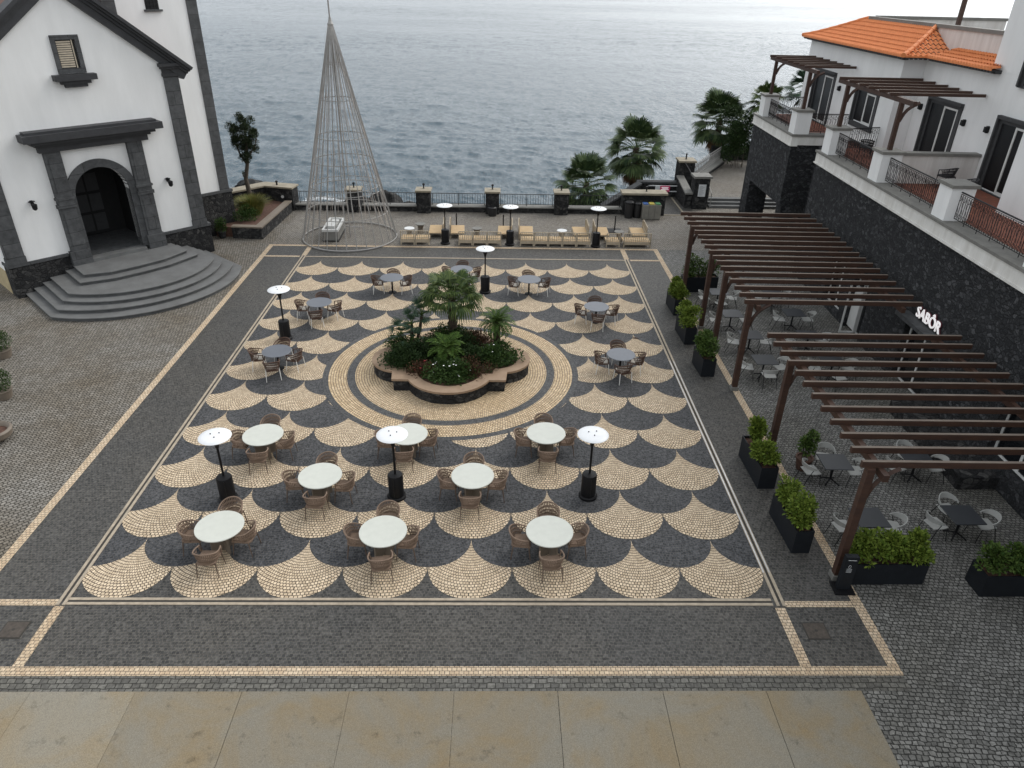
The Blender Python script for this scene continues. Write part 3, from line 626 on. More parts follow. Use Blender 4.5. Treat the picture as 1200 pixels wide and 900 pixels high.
# raised bed left of the light cone, its wall and back wall
t = thing('planting_bed', 'raised bed with low dark stone wall and red soil beside the church tower', 'planting bed')
q = MB(); q.prism([(-4.6, 26.93), (-2.92, 26.85), (-2.62, 32.3), (-2.95, 32.32), (-3.24, 27.17), (-4.6, 27.24)], -.2, .62); q.build('wall', 'rubble_low', t)
q = MB(); q.prism([(-4.6, 26.88), (-2.87, 26.80), (-2.57, 32.3), (-3.0, 32.3), (-3.29, 27.22), (-4.6, 27.29)], .622, .70); q.build('coping', 'taupe', t)
q = MB(); q.prism([(-5.6, 27.25), (-3.25, 27.2), (-2.98, 32.3), (-4.3, 33.1), (-5.6, 32)], -.2, .55); q.build('soil', 'soil', t)
t = thing('stone_wall', 'dark stone wall with wide beige coping behind the raised bed', 'wall')
P = [(-6.2, 31.0), (-4.35, 32.95), (-2.55, 32.50), (-2.40, 33.35), (-4.5, 33.75), (-6.7, 31.5)]
q = MB(); q.prism(P, -.5, 1.36); q.build('masonry', 'rubble_low', t)
q = MB(); q.prism([(-6.15, 30.9), (-4.33, 32.85), (-2.5, 32.40), (-2.33, 33.4), (-4.55, 33.85), (-6.8, 31.5)], 1.362, 1.46); q.build('coping', 'cap_beige', t)
q = MB(); q.lathe([(.06, 0), (.05, .16), (.09, .17), (.09, .24), (.03, .27)], 10, 0, (-3.6, 33.1, 1.46)); q.build('lamp', 'iron', t)
q = MB(); q.lathe([(.09, 0), (.09, .05)], 12, 0, (0, 0, 0)); o = q.build('wall_spotlight', 'lamp_grey', t, (-3.2, 32.62, .85)); o.rotation_euler = (rad(90), 0, 0)

# ============================================================ SEA WALL
t = thing('sea_kerb', 'low grey stone kerb wall running under the sea railing', 'wall')
q = MB(); q.box(-2.5, 18.2, 32.72, 33.35, -.4, .30); q.build('kerb', 'rubble_low', t)
q = MB(); q.box(-2.5, 18.2, 32.66, 33.4, .302, .37); q.build('coping', 'cap_grey', t)
def sea_pier():
    t = thing('stone_pier', '', 'pier', group='stone piers of the sea railing')
    q = MB(); q.box(-.43, .43, -.43, .43, -.2, 1.32); q.build('shaft', 'rubble_low', t)
    q = MB(); q.box(-.50, .50, -.50, .50, 1.322, 1.43); q.build('cap', 'cap_beige', t, bevel=.01)
    q = MB(); q.lathe([(.07, 0), (.04, .04), (.04, .20), (.075, .21), (.075, .30), (.02, .33)], 10, 0, (0, .1, 1.43)); q.build('lamp', 'iron', t)
    return t
mk = Maker(sea_pier)
for x, lb in ((1.25, 'dark stone sea pier seen through the light cone'), (5.62, 'dark stone sea pier just right of the light cone, left of the leftmost far heater'), (9.95, 'dark stone sea pier left of the middle far heater'), (14.3, 'dark stone sea pier in front of the left sea palm')):
    mk((x, 32.78, 0), 0, lb)
def sea_rail(x0, x1, lb):
    t = thing('sea_railing', lb, 'railing', (x0, 33.02, .37), 0, 'railing spans along the sea wall'); Ln = x1-x0
    q = MB(); q.box(0, Ln, -.025, .025, .72, .75); q.box(0, Ln, -.015, .015, .08, .105); q.build('rail', 'iron', t)
    q = MB(); n = int(Ln/.16)
    for i in range(1, n): q.tube([(Ln*i/n, 0, .105), (Ln*i/n, 0, .72)], .011, 4)
    for i in (0.02, .5, .98): q.tube([(Ln*i, 0, .0), (Ln*i, 0, .74)], .022, 5)
    q.build('balusters', 'iron', t)
for x0, x1, lb in ((-2.3, .80, 'iron sea railing span left of the first pier, behind the light cone'), (1.70, 5.17, 'iron sea railing span at the right side of the light cone'), (6.07, 9.50, 'iron sea railing span behind the leftmost far heater'), (10.40, 13.85, 'iron sea railing span behind the middle far heater'), (14.75, 18.15, 'iron sea railing span in front of the left sea palm')):
    sea_rail(x0, x1, lb)
# right-hand end: wide pier, ramp walls, gate, notice pier, upper path
t = thing('stone_pier', 'wide dark stone pier with long beige slab top behind the recycling bins', 'pier')
q = MB(); q.box(18.2, 20.9, 32.55, 33.3, -.2, 1.30); q.build('shaft', 'rubble_low', t)
q = MB(); q.box(18.1, 21.0, 32.42, 33.4, 1.302, 1.43); q.build('cap', 'cap_beige', t, bevel=.01)
q = MB(); q.lathe([(.07, 0), (.04, .04), (.04, .2), (.08, .21), (.08, .32)], 10, 0, (19.7, 32.9, 1.43)); q.build('lamp', 'iron', t)
t = thing('ramp_wall', 'dark stone parapet rising in a slope towards the stair landing', 'wall')
q = MB(); q.add([(17.3,34.5,-.8),(20.0,36.4,-.8),(20.0,36.4,.98),(17.3,34.5,-.1),(17.2,34.9,-.8),(19.9,36.8,-.8),(19.9,36.8,.98),(17.2,34.9,-.1)], [(0,1,2,3),(7,6,5,4),(3,2,6,7),(0,4,5,1),(0,3,7,4)])
q.box(20.0, 23.3, 37.2, 37.55, -.8, .9); q.build('masonry', 'rubble_low', t)
q = MB(); q.add([(17.25,34.4,-.09),(20.05,36.3,.985),(19.85,36.9,.985),(17.1,35.0,-.09),(17.25,34.4,.03),(20.05,36.3,1.1),(19.85,36.9,1.1),(17.1,35.0,.03)], [(0,1,2,3),(7,6,5,4),(0,4,5,1),(1,5,6,2),(2,6,7,3),(3,7,4,0)])
q.box(19.9, 23.3, 37.1, 37.65, .905, 1.02); q.build('coping', 'stone_trim', t)
struct(sheet('landing_paving', [(20.4,32.9),(23.0,32.9),(23.2,37.2),(20.0,37.2),(20.0,33.4)], -.006, 'dark_sett'))
q = MB(); q.box(19.9, 22.3, 32.6, 32.75, -.05, .02); q.box(22.25, 22.36, 32.8, 36.9, -.05, .022); struct(q.build('landing_kerb', 'cap_beige'))
t = thing('barrier_rail', 'two white horizontal bars closing the stair landing', 'barrier', (20.6, 36.9, 0))
q = MB(); q.box(0, 2.1, -.02, .02, .78, .84); q.box(0, 2.1, -.02, .02, .40, .46); q.build('bar', 'sign_white', t)
q = MB(); q.box(0.02, .07, -.03, -.021, 0, .9); q.box(2.03, 2.08, -.03, -.021, 0, .9); q.build('post', 'iron', t)
t = thing('notice_board', 'pink and white notice hung on the stair barrier', 'notice', (21.0, 36.84, .62))
q = MB(); q.box(.43, 1.10, -.02, .02, -.2, .2); q.build('pink_panel', 'pink', t)
q = MB(); q.box(.1, .42, -.02, .02, -.2, .2); q.build('white_panel', 'sign_white', t)
q = MB()
for z, a, c in ((.09, .52, 1.0), (.02, .55, .97), (-.06, .5, 1.02)): q.box(a, c, -.024, -.02, z, z+.03)
q.build('lettering', 'letter', t)
t = thing('stone_pier', 'tall dark stone pier at the head of the sea stairs', 'pier', (23.2, 37.4, 0))
q = MB(); q.box(-.5, .55, -.1, .95, -.5, 2.30); q.build('shaft', 'rubble_low', t)
q = MB(); q.box(-.58, .63, -.2, 1.05, 2.302, 2.42); q.build('cap', 'cap_beige', t)
q = MB(); q.lathe([(.07, 0), (.05, .05), (.05, .3), (.08, .32), (.03, .4)], 10, 0, (0, .4, 2.42)); q.build('lamp', 'iron', t)
t = thing('stone_pier', 'dark stone pier with a white notice facing the plaza', 'pier', (23.55, 34.2, 0))
q = MB(); q.box(-.48, .5, 0, .9, -.2, 1.98); q.build('shaft', 'rubble_low', t)
q = MB(); q.box(-.58, .6, -.1, 1.0, 1.982, 2.12); q.build('cap', 'cap_grey', t)
q = MB(); q.box(-.2, .28, -.03, -.003, .82, 1.6); w = q.build('notice', 'sign_white', t)
q = MB()
for i in range(9): q.box(-.14, .05+.15*((i*37) % 5)/5, -.034, -.03, .92+i*.07, .935+i*.07)
q.build('lettering', 'table_dark', w)
t = thing('parapet_wall', 'sloping dark stone parapet with pale coping between the two stair piers', 'wall')
q = MB(); q.add([(22.6,34.4,-.2),(23.05,34.4,-.2),(23.05,37.28,-.2),(22.6,37.28,-.2),(22.6,34.4,.9),(23.05,34.4,.9),(23.05,37.28,1.35),(22.6,37.28,1.35)], [(3,2,1,0),(4,5,6,7),(0,1,5,4),(1,2,6,5),(2,3,7,6),(3,0,4,7)]); q.build('masonry', 'rubble_low', t)
q = MB(); q.add([(22.55,34.3,.905),(23.06,34.3,.905),(23.06,37.28,1.355),(22.55,37.28,1.355),(22.55,34.3,1.0),(23.06,34.3,1.0),(23.06,37.28,1.45),(22.55,37.28,1.45)], [(3,2,1,0),(4,5,6,7),(0,1,5,4),(1,2,6,5),(2,3,7,6),(3,0,4,7)]); q.build('coping', 'cap_grey', t)
q = MB(); q.tube([(23.0,34.5,2.0),(23.0,37.2,2.35)], .025, 6); q.build('handrail', 'iron', t)
struct(sheet('upper_path', [(24.2,35.6),(33,35.6),(33,47),(27.5,47),(24.2,40.6)], .45, 'cobble_back'))
q = MB(); q.box(24.3, 33, 35.2, 35.58, -.3, .445); q.box(24.3, 33, 34.85, 35.2, -.3, .29); q.box(24.3, 33, 34.5, 34.85, -.3, .14); struct(q.build('path_steps', 'step'))
struct(sheet('side_ground', [(20.0,32.95),(40,32.95),(40,47.4),(28.6,47.0),(28.2,46.2),(24.0,39.3),(23.2,38.3)], -.02, 'cobble_back'))
t = thing('kerb_wall', 'low pale kerb wall along the sea side of the upper path', 'wall')
q = MB(); q.prism([(24.0,39.2),(24.5,39.0),(28.3,45.6),(27.8,46.0)], -.3, .72); q.build('masonry', 'rubble_low', t)
q = MB(); q.prism([(23.95,39.2),(24.55,38.95),(28.4,45.6),(27.75,46.05)], .722, .82); q.build('coping', 'cap_grey', t)
t = thing('path_railing', 'grey wavy patterned railing along the upper path kerb', 'railing', (24.2, 39.2, .82), math.atan2(6.6, 3.8))
q = MB(); Ln = 7.3
q.tube([(0,0,.95),(Ln,0,.95)], .03, 5); q.tube([(0,0,.08),(Ln,0,.08)], .02, 5)
for i in range(19):
    x = Ln*i/18; q.tube([(x,0,0),(x,0,.95)], .018, 4)
    if i < 18: q.tube([(x+.2+.15*math.cos(a*.7854), 0, .5+.33*math.sin(a*.7854)) for a in range(8)], .018, 4, closed=True)
q.build('bars', 'galv', t)
q = MB(); t = thing('handrail', 'iron handrail beside the short flight of path steps', 'handrail', (24.35, 34.5, 0))
q.tube([(0,0,0),(0,0,.95),(0,1.3,1.4),(0,1.3,.45)], .025, 6); q.tube([(0,.65,.3),(0,.65,1.17)], .02, 5); q.build('rail', 'galv', t)
t = thing('stone_wall', 'dark stone wall behind the upper path below the palms', 'wall')
q = MB(); q.box(27.6, 36, 47.0, 47.5, -.5, 1.5); q.build('masonry', 'rubble_low', t)

# ============================================================ THE HOTEL (local x into the building, y along the front towards the sea)
ho = thing('hotel_building', 'white hotel wing on dark volcanic stone base with terraces and orange tiled roof', 'building', (25.27, 7, 0), -.02)
def hp(x, y, z=0): return ho.matrix_basis @ Vector((x, y, z)) if False else Vector((25.27+x*math.cos(.02)+y*math.sin(.02), 7-x*math.sin(.02)+y*math.cos(.02), z))
# stone base with openings (x 0.05 front). segments between openings
q = MB()
def wseg(y0, y1, z0, z1, x0=.05, x1=.75): q.box(x0, x1, y0, y1, z0, z1)
OP = [(-8.5,-6.0,2.4,.9), (-3.9,-1.6,2.4,.75), (2.3,4.45,2.55,0), (7.5,9.05,2.4,.0), (9.75,11.6,2.4,.25)]
y = -20
for a, b_, h, sill in OP:
    wseg(y, a, -.2, 5.58); wseg(a, b_, h, 5.58)
    if sill: wseg(a, b_, -.2, sill)
    y = b_
wseg(y, 15.7, -.2, 5.58)
q.box(.76, 8, 15.0, 15.7, -.2, 5.58); q.box(1.6, 2.3, 15.7, 19.8, -.2, 5.58)
q.build('stone_base', 'rubble', ho)
q = MB(); q.box(-1.15, .048, -2.6, 1.9, -.2, .42); q.build('stone_plinth', 'rubble_low', ho)
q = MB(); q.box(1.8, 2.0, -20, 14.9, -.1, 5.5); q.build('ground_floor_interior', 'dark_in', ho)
# ground-floor joinery
def joinery(y0, y1, z0, z1, x, name='door', nm=2):
    f = MB(); w = .07
    f.box(x-.04, x+.04, y0, y0+w, z0, z1); f.box(x-.04, x+.04, y1-w, y1, z0, z1); f.box(x-.04, x+.04, y0+w+.001, y1-w-.001, z1-w, z1); f.box(x-.04, x+.04, y0+w+.001, y1-w-.001, z0, z0+w)
    for i in range(1, nm): yy = y0+(y1-y0)*i/nm; f.box(x-.035, x+.035, yy-.045, yy+.045, z0+w+.001, z1-w-.001)
    o = f.build(name, 'frame_white', ho)
    g = MB(); g.box(x-.008, x+.008, y0+w, y1-w, z0+w, z1-w); g.build('pane', 'glass', o)
    return o
for a, b_, h, sill in OP: joinery(a+.01, b_-.01, max(sill, .02), h-.01, .32, 'door' if sill < .3 else 'window', 2)
q = MB(); q.box(.20, .38, 8.24, 9.0, .1, 1.9)   # open casement leaf
for i in range(2): q.box(-.45, .2, 8.20, 8.24, .05+i*2.2, .12+i*2.2)
q.box(-.45, -.38, 8.2, 8.24, .12, 2.25); q.box(.13, .2, 8.2, 8.24, .12, 2.25); q.build('open_door_leaf', 'frame_white', ho)
q = MB(); q.box(-.42, .05, 2.2, 4.55, 2.58, 2.72); q.build('door_canopy', 'stone_trim', ho)
# terrace fascia, coping and floor
def terrace(x0, x1, y0, y1, nm, ends):
    f = MB(); f.box(x0, x0+.35, y0, y1, 5.62, 6.06); f.box(x0-.05, x0+.35, y0-.03*ends, y1+.03, 5.56, 5.618)
    if ends: f.box(x0+.352, x1, y0, y0+.3, 5.62, 6.06)
    f.build('terrace_fascia', 'fascia', ho)
    f = MB(); f.box(x0-.06, x0+.75, y0-.06, y1+.05, 6.062, 6.16)
    if ends: f.box(x0+.752, x1, y0-.06, y0+.7, 6.062, 6.158)
    f.build('terrace_coping', 'cap_grey', ho)
    f = MB(); f.box(x0+.36, x1, y0+(.31 if ends else 0), y1, 5.9, 6.12); f.build('terrace_floor', 'floor_tile', ho)
terrace(0, 4.3, -20, 15.75, 'near', 0)
terrace(.12, 5.0, 19.6, 26.6, 'far', 1)
q = MB(); q.box(2.3, 5, 15.76, 19.59, 5.6, 5.9); q.build('terrace_floor', 'floor_tile', ho)
def pier(x, y, w=.82, wx=.80):
    f = MB(); f.box(x, x+wx, y-w/2, y+w/2, 6.162, 7.26); o = f.build('terrace_pier', 'white', ho)
    f = MB(); f.box(x-.07, x+wx+.07, y-w/2-.07, y+w/2+.07, 7.262, 7.37); f.build('cap', 'cap_grey', o)
for y in (-.6, 4.62, 9.85, 15.0): pier(.06, y)
pier(.18, 20.1); pier(.18, 25.6)
def iron_rail(x0, y0, x1, y1, z=6.16, h=.98):
    """wrought-iron panel of bars and scrolls"""
    d = Vector((x1-x0, y1-y0, 0)); Ln = d.length; d.normalize(); o3 = Vector((x0, y0, z)); up = Vector((0,0,1))
    f = MB(); P = lambda t, hh: o3+d*t+up*hh
    f.tube([P(0,h), P(Ln,h)], .026, 6); f.tube([P(0,.10), P(Ln,.10)], .014, 5); f.tube([P(0,h-.06), P(Ln,h-.06)], .010, 4)
    n = max(2, round(Ln/.125))
    for i in range(n+1):
        t = Ln*i/n; f.tube([P(t, .1 if i % 6 else 0), P(t, h-.06)], .011 if i % 6 else .016, 4)
    for i in range(n):
        if i % 2: continue
        t = Ln*(i+1)/n
        for hh, r in ((h-.20, .085), (.22, .075)):
            f.tube([P(t+r*math.cos(a*math.pi/4), hh+r*math.sin(a*math.pi/4)) for a in range(8)], .010, 4, closed=True)
        f.tube([P(t-.06, .32), P(t-.02, .45), P(t+.03, .55), P(t+.06, h-.3)], .009, 4)
    return f.build('terrace_railing', 'iron', ho)
iron_rail(.40, -.18, .40, 4.2); iron_rail(.40, 5.04, .40, 9.43); iron_rail(.40, 10.27, .40, 14.58)
iron_rail(.45, 15.5, 3.0, 16.3); iron_rail(.52, 20.52, .52, 25.18); iron_rail(.95, 20.0, 3.0, 20.0); iron_rail(.95, 26.2, 3.0, 26.2)
iron_rail(.4, -5, .4, -1.0)
# far block under the far terrace: carried on stone legs
q = MB(); q.box(.17, 6, 19.66, 26.5, 2.38, 5.558)
q.box(.17, 1.35, 25.3, 26.5, -.2, 2.378); q.box(.3, .9, 19.66, 20.4, -.2, 2.378); q.box(2.6, 6, 19.67, 26.4, -.2, 2.378)
q.build('stone_block', 'rubble', ho)
# house walls
q = MB(); q.box(3.0, 9, 15.62, 27.3, 6.1, 10.28); q.build('house_wall', 'white', ho)
q = MB(); q.box(4.0, 9.5, -20, 15.61, 6.1, 10.30); q.box(4.0, 14, -20, 10.60, 10.302, 18); q.build('rear_wall', 'white', ho)
q = MB(); q.box(2.68, 3.99, -20, 5.6, 6.1, 18); q.build('wing_wall', 'white', ho)
q = MB(); q.box(4.85, 5.05, 10.601, 24.3, 10.3, 11.45); q.box(5.051, 12.2, 24.1, 24.3, 10.302, 11.5); q.build('roof_parapet', 'white_dirty', ho)
q = MB(); q.box(4.78, 5.12, 10.601, 24.45, 11.452, 11.6); q.box(5.121, 12.3, 24.05, 24.4, 11.502, 11.64); q.build('parapet_coping', 'cap_grey', ho)
q = MB(); q.box(5.06, 12.2, 10.601, 24.0, 10.31, 10.5); q.build('roof_deck', 'cap_grey', ho)
# low partition wall between the terraces
q = MB(); q.box(.87, 3.99, 9.55, 9.80, 6.125, 7.22); q.build('partition_wall', 'white_dirty', ho)
q = MB(); q.box(.94, 3.99, 9.48, 9.88, 7.222, 7.33); q.build('partition_coping', 'cap_grey', ho)
# french doors and window: dark stone surround, deep dark reveal, white frames
def opening(name, x, y0, y1, z0, z1, sill=False):
    f = MB(); w = .26
    f.box(x-.05, x+.1, y0, y0+w, z0, z1); f.box(x-.05, x+.1, y1-w, y1, z0, z1); f.box(x-.052, x+.1, y0-.02, y1+.02, z1+.001, z1+.26)
    if sill: f.box(x-.12, x+.1, y0-.04, y1+.04, z0-.24, z0-.001)
    else: f.box(x-.12, x+.1, y0, y1, z0-.03, z0-.001)
    o = f.build(name, 'surround', ho)
    f = MB(); f.box(x-.008, x-.002, y0+w+.001, y1-w-.001, z0+.05, z1-.002); f.build('pane', 'pane_black', o)
    f = MB(); a, b2 = y0+w+.002, y1-w-.002; mid = (a+b2)/2
    for yy in (a, mid-.05): f.box(x-.045, x-.01, yy, yy+.09, z0, z1-.003)
    f.box(x-.043, x-.01, a+.092, mid-.052, z0, z0+.12); f.box(x-.043, x-.01, a+.092, mid-.052, z1-.08, z1-.004)
    f.build('frame', 'frame_white', o)
    f = MB(); f.box(x-.16, x-.052, y1-.10, y1, z0, z1+.26); f.box(x-.16, x-.054, y0-.02, y1-.101, z1+.14, z1+.262); f.build('reveal', 'surround', o)
opening('french_door', 3.0, 22.6, 25.5, 6.16, 8.62); opening('window', 3.0, 17.1, 19.6, 6.98, 8.42, True)
opening('french_door', 4.0, 11.7, 14.35, 6.16, 8.62); opening('french_door', 4.0, 6.75, 9.1, 6.16, 8.62); opening('window', 4.0, 6.6, 8.65, 9.95, 11.2)
for x, y, z in ((4.0, 14.95, 8.30), (4.0, 11.3, 8.22), (4.0, 9.62, 8.25), (3.0, 26.3, 8.1), (3.0, 21.8, 8.2)):
    f = MB(); f.box(x-.16, x+.02, y-.07, y+.07, z-.1, z+.1); f.box(x-.10, x+.02, y-.04, y+.04, z-.13, z+.13); f.build('wall_lamp', 'iron', ho)
# tiled roofs with rounded tiles and stepped courses
def tiles(face, run, rise, rows, ylo, yhi, pitch=.21):
    """face(u, s, z) -> point; u along the eave, s up the slope (0..1); ylo/yhi(s) limit u"""
    f = MB(); u0, u1 = ylo(0), yhi(0); ncol = int((u1-u0)/pitch); sub = 6
    us = [u0+(u1-u0)*i/(ncol*sub) for i in range(ncol*sub+1)]
    def prof(i): ph = (i % sub)/sub; return .062*math.sin(math.pi*min(1, ph/.68)) if ph < .68 else -.018
    for r in range(rows):
        s0, s1 = r/rows, min(1, (r+1.05)/rows); vs = []
        for s, lift in ((s0, .045), (s1, .0)):
            lo, hi = ylo(min(1, s)), yhi(min(1, s))
            for i, u in enumerate(us): vs.append(face(min(hi, max(lo, u)), s, rise*s**1.18+prof(i)+lift))
        n = len(us); fs = []
        lo, hi = ylo(s0), yhi(s0)
        for i in range(n-1):
            if us[i+1] > lo and us[i] < hi: fs.append((i, i+1, n+i+1, n+i))
        f.add(vs, fs)
        if r == 0:      # front lip of the eave tiles
            v2 = [face(min(hi, max(lo, u)), s0, -.03) for u in us]
            f.add(vs[:n]+v2, [(i, n+i, n+i+1, i+1) for i in range(n-1)])
    return f
def ridge(q, a, b, r=.10):
    a, b = Vector(a), Vector(b); n = int((b-a).length/.36)
    for i in range(n):
        p, e = a.lerp(b, i/n), a.lerp(b, (i+1.08)/n); q.tube([p, e], r*1.08, 8, 0, r*.9)
ex, xw = 2.55, 4.84; ye0, ye1 = 14.95, 27.75; run = xw-ex; ez, rise = 10.36, 1.08
q = tiles(lambda u, s, z: (ex+run*s, u, ez+z), run, rise, 7, lambda s: ye0+run*s, lambda s: ye1-run*1.35*s)
rf = q.build('tiled_roof', 'roof', ho)
q = tiles(lambda u, s, z: (u, ye0+run*s, ez+z), run, rise, 7, lambda s: ex+run*s, lambda s: xw+.01); q.build('hip', 'roof', rf)
q = tiles(lambda u, s, z: (ex+run-(u-ex)+0, ye1-run*1.35*s, ez+z), run, rise, 7, lambda s: ex, lambda s: ex+run-run*s); q.build('hip', 'roof', rf)
q = MB()
def zc(s): return ez+rise*s**1.18+.06
for i in range(7):
    s0, s1 = i/7, (i+1)/7
    ridge(q, (ex+run*s0, ye0+run*s0, zc(s0)), (ex+run*s1, ye0+run*s1, zc(s1)))
q.build('ridge_tiles', 'roof', rf); q = MB()
for i in range(7):
    s0, s1 = i/7, (i+1)/7
    ridge(q, (ex+run*s0, ye1-run*1.35*s0, zc(s0)), (ex+run*s1, ye1-run*1.35*s1, zc(s1)))
q.build('ridge_tiles', 'roof', rf)
q = MB(); q.box(ex+.06, 9, 15.0, ye1-.08, 10.285, 10.33); q.box(ex+.22, 3.0, 15.3, 27.5, 10.2, 10.284); q.build('soffit', 'surround', rf)
q = MB()
for i in range(60): yy = ye0+.1+i*.21; q.box(ex+.03, ex+.10, yy, yy+.11, 10.245, 10.335)  # charcoal boxes stand in for shade in the hollows under the eave tiles
for i in range(9): q.box(ex+.15+i*.21, ex+.26+i*.21, ye0+.03, ye0+.10, 10.245, 10.335)
rf2 = q.build('eave_hollow_shade', 'surround', rf); rf2['kind'] = 'stuff'
ex2 = 3.55; run2 = xw-ex2
q = tiles(lambda u, s, z: (ex2+run2*s, u, 10.36+z), run2, .36, 4, lambda s: 9.9+(.72 if s > .35 else 0)*1.0, lambda s: 14.96+run2*s*.9)
r2 = q.build('tiled_roof', 'roof', ho)
q = MB(); q.box(ex2+.06, 4.84, 9.95, 14.95, 10.31, 10.345); q.box(ex2+.2, 4.0, 9.95, 14.95, 10.22, 10.309); q.build('soffit', 'surround', r2)
q = MB()
for i in range(23): yy = 9.97+i*.21; q.box(ex2+.03, ex2+.10, yy, yy+.11, 10.255, 10.34)  # same dark boxes as painted hollow shade along the lower eave
rf2 = q.build('eave_hollow_shade', 'surround', r2); rf2['kind'] = 'stuff'
# roof-terrace pergola post, only its foot in the frame
t = thing('roof_pergola', 'dark timber pergola post standing on the roof terrace at the top edge', 'pergola', tuple(hp(7.2, 19.75, 10.5)), -.02)
q = MB(); q.box(-.09, .09, -.09, .09, .35, 3.2); q.build('post', 'wood_dark', t)
q = MB(); q.tube([(0,0,0),(0,0,.36)], .05, 8); q.build('post_foot', 'iron', t)
q = MB(); q.box(-1.2, 1.2, -.08, .08, 3.2, 3.4); q.add([(.09,-.05,2.3),(.09,.05,2.3),(.95,.05,3.2),(.95,-.05,3.2),(.09,-.05,2.5),(.09,.05,2.5),(.8,.05,3.2),(.8,-.05,3.2)], [(0,1,2,3),(7,6,5,4),(0,4,5,1),(0,3,7,4),(1,5,6,2)]); q.build('beam', 'wood_dark', t)
# ============================================================ TIMBER PERGOLAS
def brace(q, p0, p1, w=.05, h=.12, n=6, sag=.14):
    a, b_ = Vector(p0), Vector(p1); d = (b_-a); side = d.cross(Vector((0,0,1))).normalized()*w; up = side.cross(d).normalized()
    pts = []
    for i in range(n+1):
        t = i/n; c = a.lerp(b_, t)+up*math.sin(math.pi*t)*sag*(-1 if up.z > 0 else 1)*-1; pts.append(c)
    q.tube(pts, .07, 4)
def pergola(label, loc, rz, posts, ys, y0, y1, ln, beamz, over=.22, pw=.09, post_z0=0, group=None, right_beam=True, rh=.15):
    t = thing('pergola', label, 'pergola', loc, rz, group); bx_ = .24 if right_beam else 0
    for y in posts:
        q = MB(); q.box(-pw, pw, y-pw, y+pw, post_z0+.14 if post_z0 == 0 else post_z0, beamz+(.18 if right_beam else 0)); q.build('post', 'wood_dark', t)
        if post_z0 == 0:
            q = MB(); q.box(-pw-.04, pw+.04, y-pw-.04, y+pw+.04, 0, .14); q.build('post_foot', 'cap_grey', t)
        q = MB(); brace(q, (pw, y, beamz-.70), (.70, y, beamz+(.17 if right_beam else .0))); q.build('brace', 'wood_dark', t)
    q = MB(); q.box(bx_-.07, bx_+.07, y0, y1, beamz+.001, beamz+.18); q.build('beam', 'wood_dark', t)
    if right_beam:
        q = MB(); q.box(ln-.75, ln-.62, y0, y1, beamz+.001, beamz+.18); q.build('beam', 'wood_dark', t)
    for i, y in enumerate(ys):
        j = .008*math.sin(i*5.3)
        q = MB(); q.box(-over, ln, y-.045, y+.045, beamz+.182, beamz+.182+rh+j); r = q.build('rafter', 'wood_dark', t)
        q = MB(); q.box(-over+.004, ln-.004, y-.041, y+.041, beamz+.183+rh+j, beamz+.189+rh+j); q.build('weathered_top', 'wood_top', r)
    return t
farY = [20.92, 20.15, 19.43, 18.72, 18.06, 17.42, 16.77, 16.13, 15.47, 14.83, 14.20, 13.57, 12.93, 12.26, 11.60, 10.95, 10.31]
nearY = [7.63, 7.03, 6.41, 5.79, 5.17, 4.54, 3.89, 3.24, 2.61, 1.99, 1.38, .80]
pergola('long dark timber pergola of seventeen rafters on the far side of the terrace', (18.92, 0, 0), -.012, [10.31, 13.45, 15.6, 19.3], farY, 10.1, 21.1, 5.95, 3.24, group='timber pergolas on the dining terrace')
pergola('nearer dark timber pergola of twelve rafters beside the letter sign', (18.90, 0, 0), -.008, [.76, 6.05], nearY, .45, 7.9, 5.9, 3.24, group='timber pergolas on the dining terrace')
def tp(label, x, y0, y1, ys, ln, bz=9.14):
    l = hp(x, 0, 0); t = pergola(label, tuple(hp(x, 0)), -.02, [y0, y1], ys, y0-1.0, y1+1.0, ln, bz, .3, .08, 7.25, 'timber pergolas on the hotel terraces', False, .11)
tp('small dark terrace pergola in front of the nearer french door', .46, 9.85, 15.0, [10.4, 11.35, 12.35, 13.25, 14.3, 15.4], 3.48)
tp('small dark terrace pergola at the sea end of the hotel', .58, 20.1, 25.6, [20.3, 21.1, 22.0, 22.9, 23.9, 24.9, 26.0], 2.36)
# letter sign over the entrance
t = thing('letter_sign', 'white illuminated letters SABÔR above the dark restaurant entrance', 'sign', tuple(hp(-.02, 3.1, 2.80)), -.02)
cu = bpy.data.curves.new('lettering', 'FONT'); cu.body = 'SABÔR'; cu.size = .56; cu.extrude = .03; cu.offset = .002; cu.align_x = 'CENTER'
tmp = bpy.data.objects.new('tmp', cu); COL.objects.link(tmp); bpy.context.view_layer.update()
me = bpy.data.meshes.new_from_object(tmp.evaluated_get(bpy.context.evaluated_depsgraph_get())); bpy.data.objects.remove(tmp)
me.name = 'lettering'; me.materials.clear(); me.materials.append(M['letter'])
o = bpy.data.objects.new('lettering', me); COL.objects.link(o); o.parent = t; o.rotation_euler = (rad(90), 0, rad(-90)); o.scale = (.92, 1, 1)
cu2 = bpy.data.curves.new('edge', 'FONT'); cu2.body = 'SABÔR'; cu2.size = .56; cu2.extrude = .02; cu2.offset = .016; cu2.align_x = 'CENTER'
tmp = bpy.data.objects.new('tmp', cu2); COL.objects.link(tmp); bpy.context.view_layer.update()
me = bpy.data.meshes.new_from_object(tmp.evaluated_get(bpy.context.evaluated_depsgraph_get())); bpy.data.objects.remove(tmp)
me.name = 'letter_edge'; me.materials.clear(); me.materials.append(M['letter_edge'])
o = bpy.data.objects.new('letter_edge', me); COL.objects.link(o); o.parent = t; o.rotation_euler = (rad(90), 0, rad(-90)); o.location = (.03, 0, 0); o.scale = (.92, 1, 1)

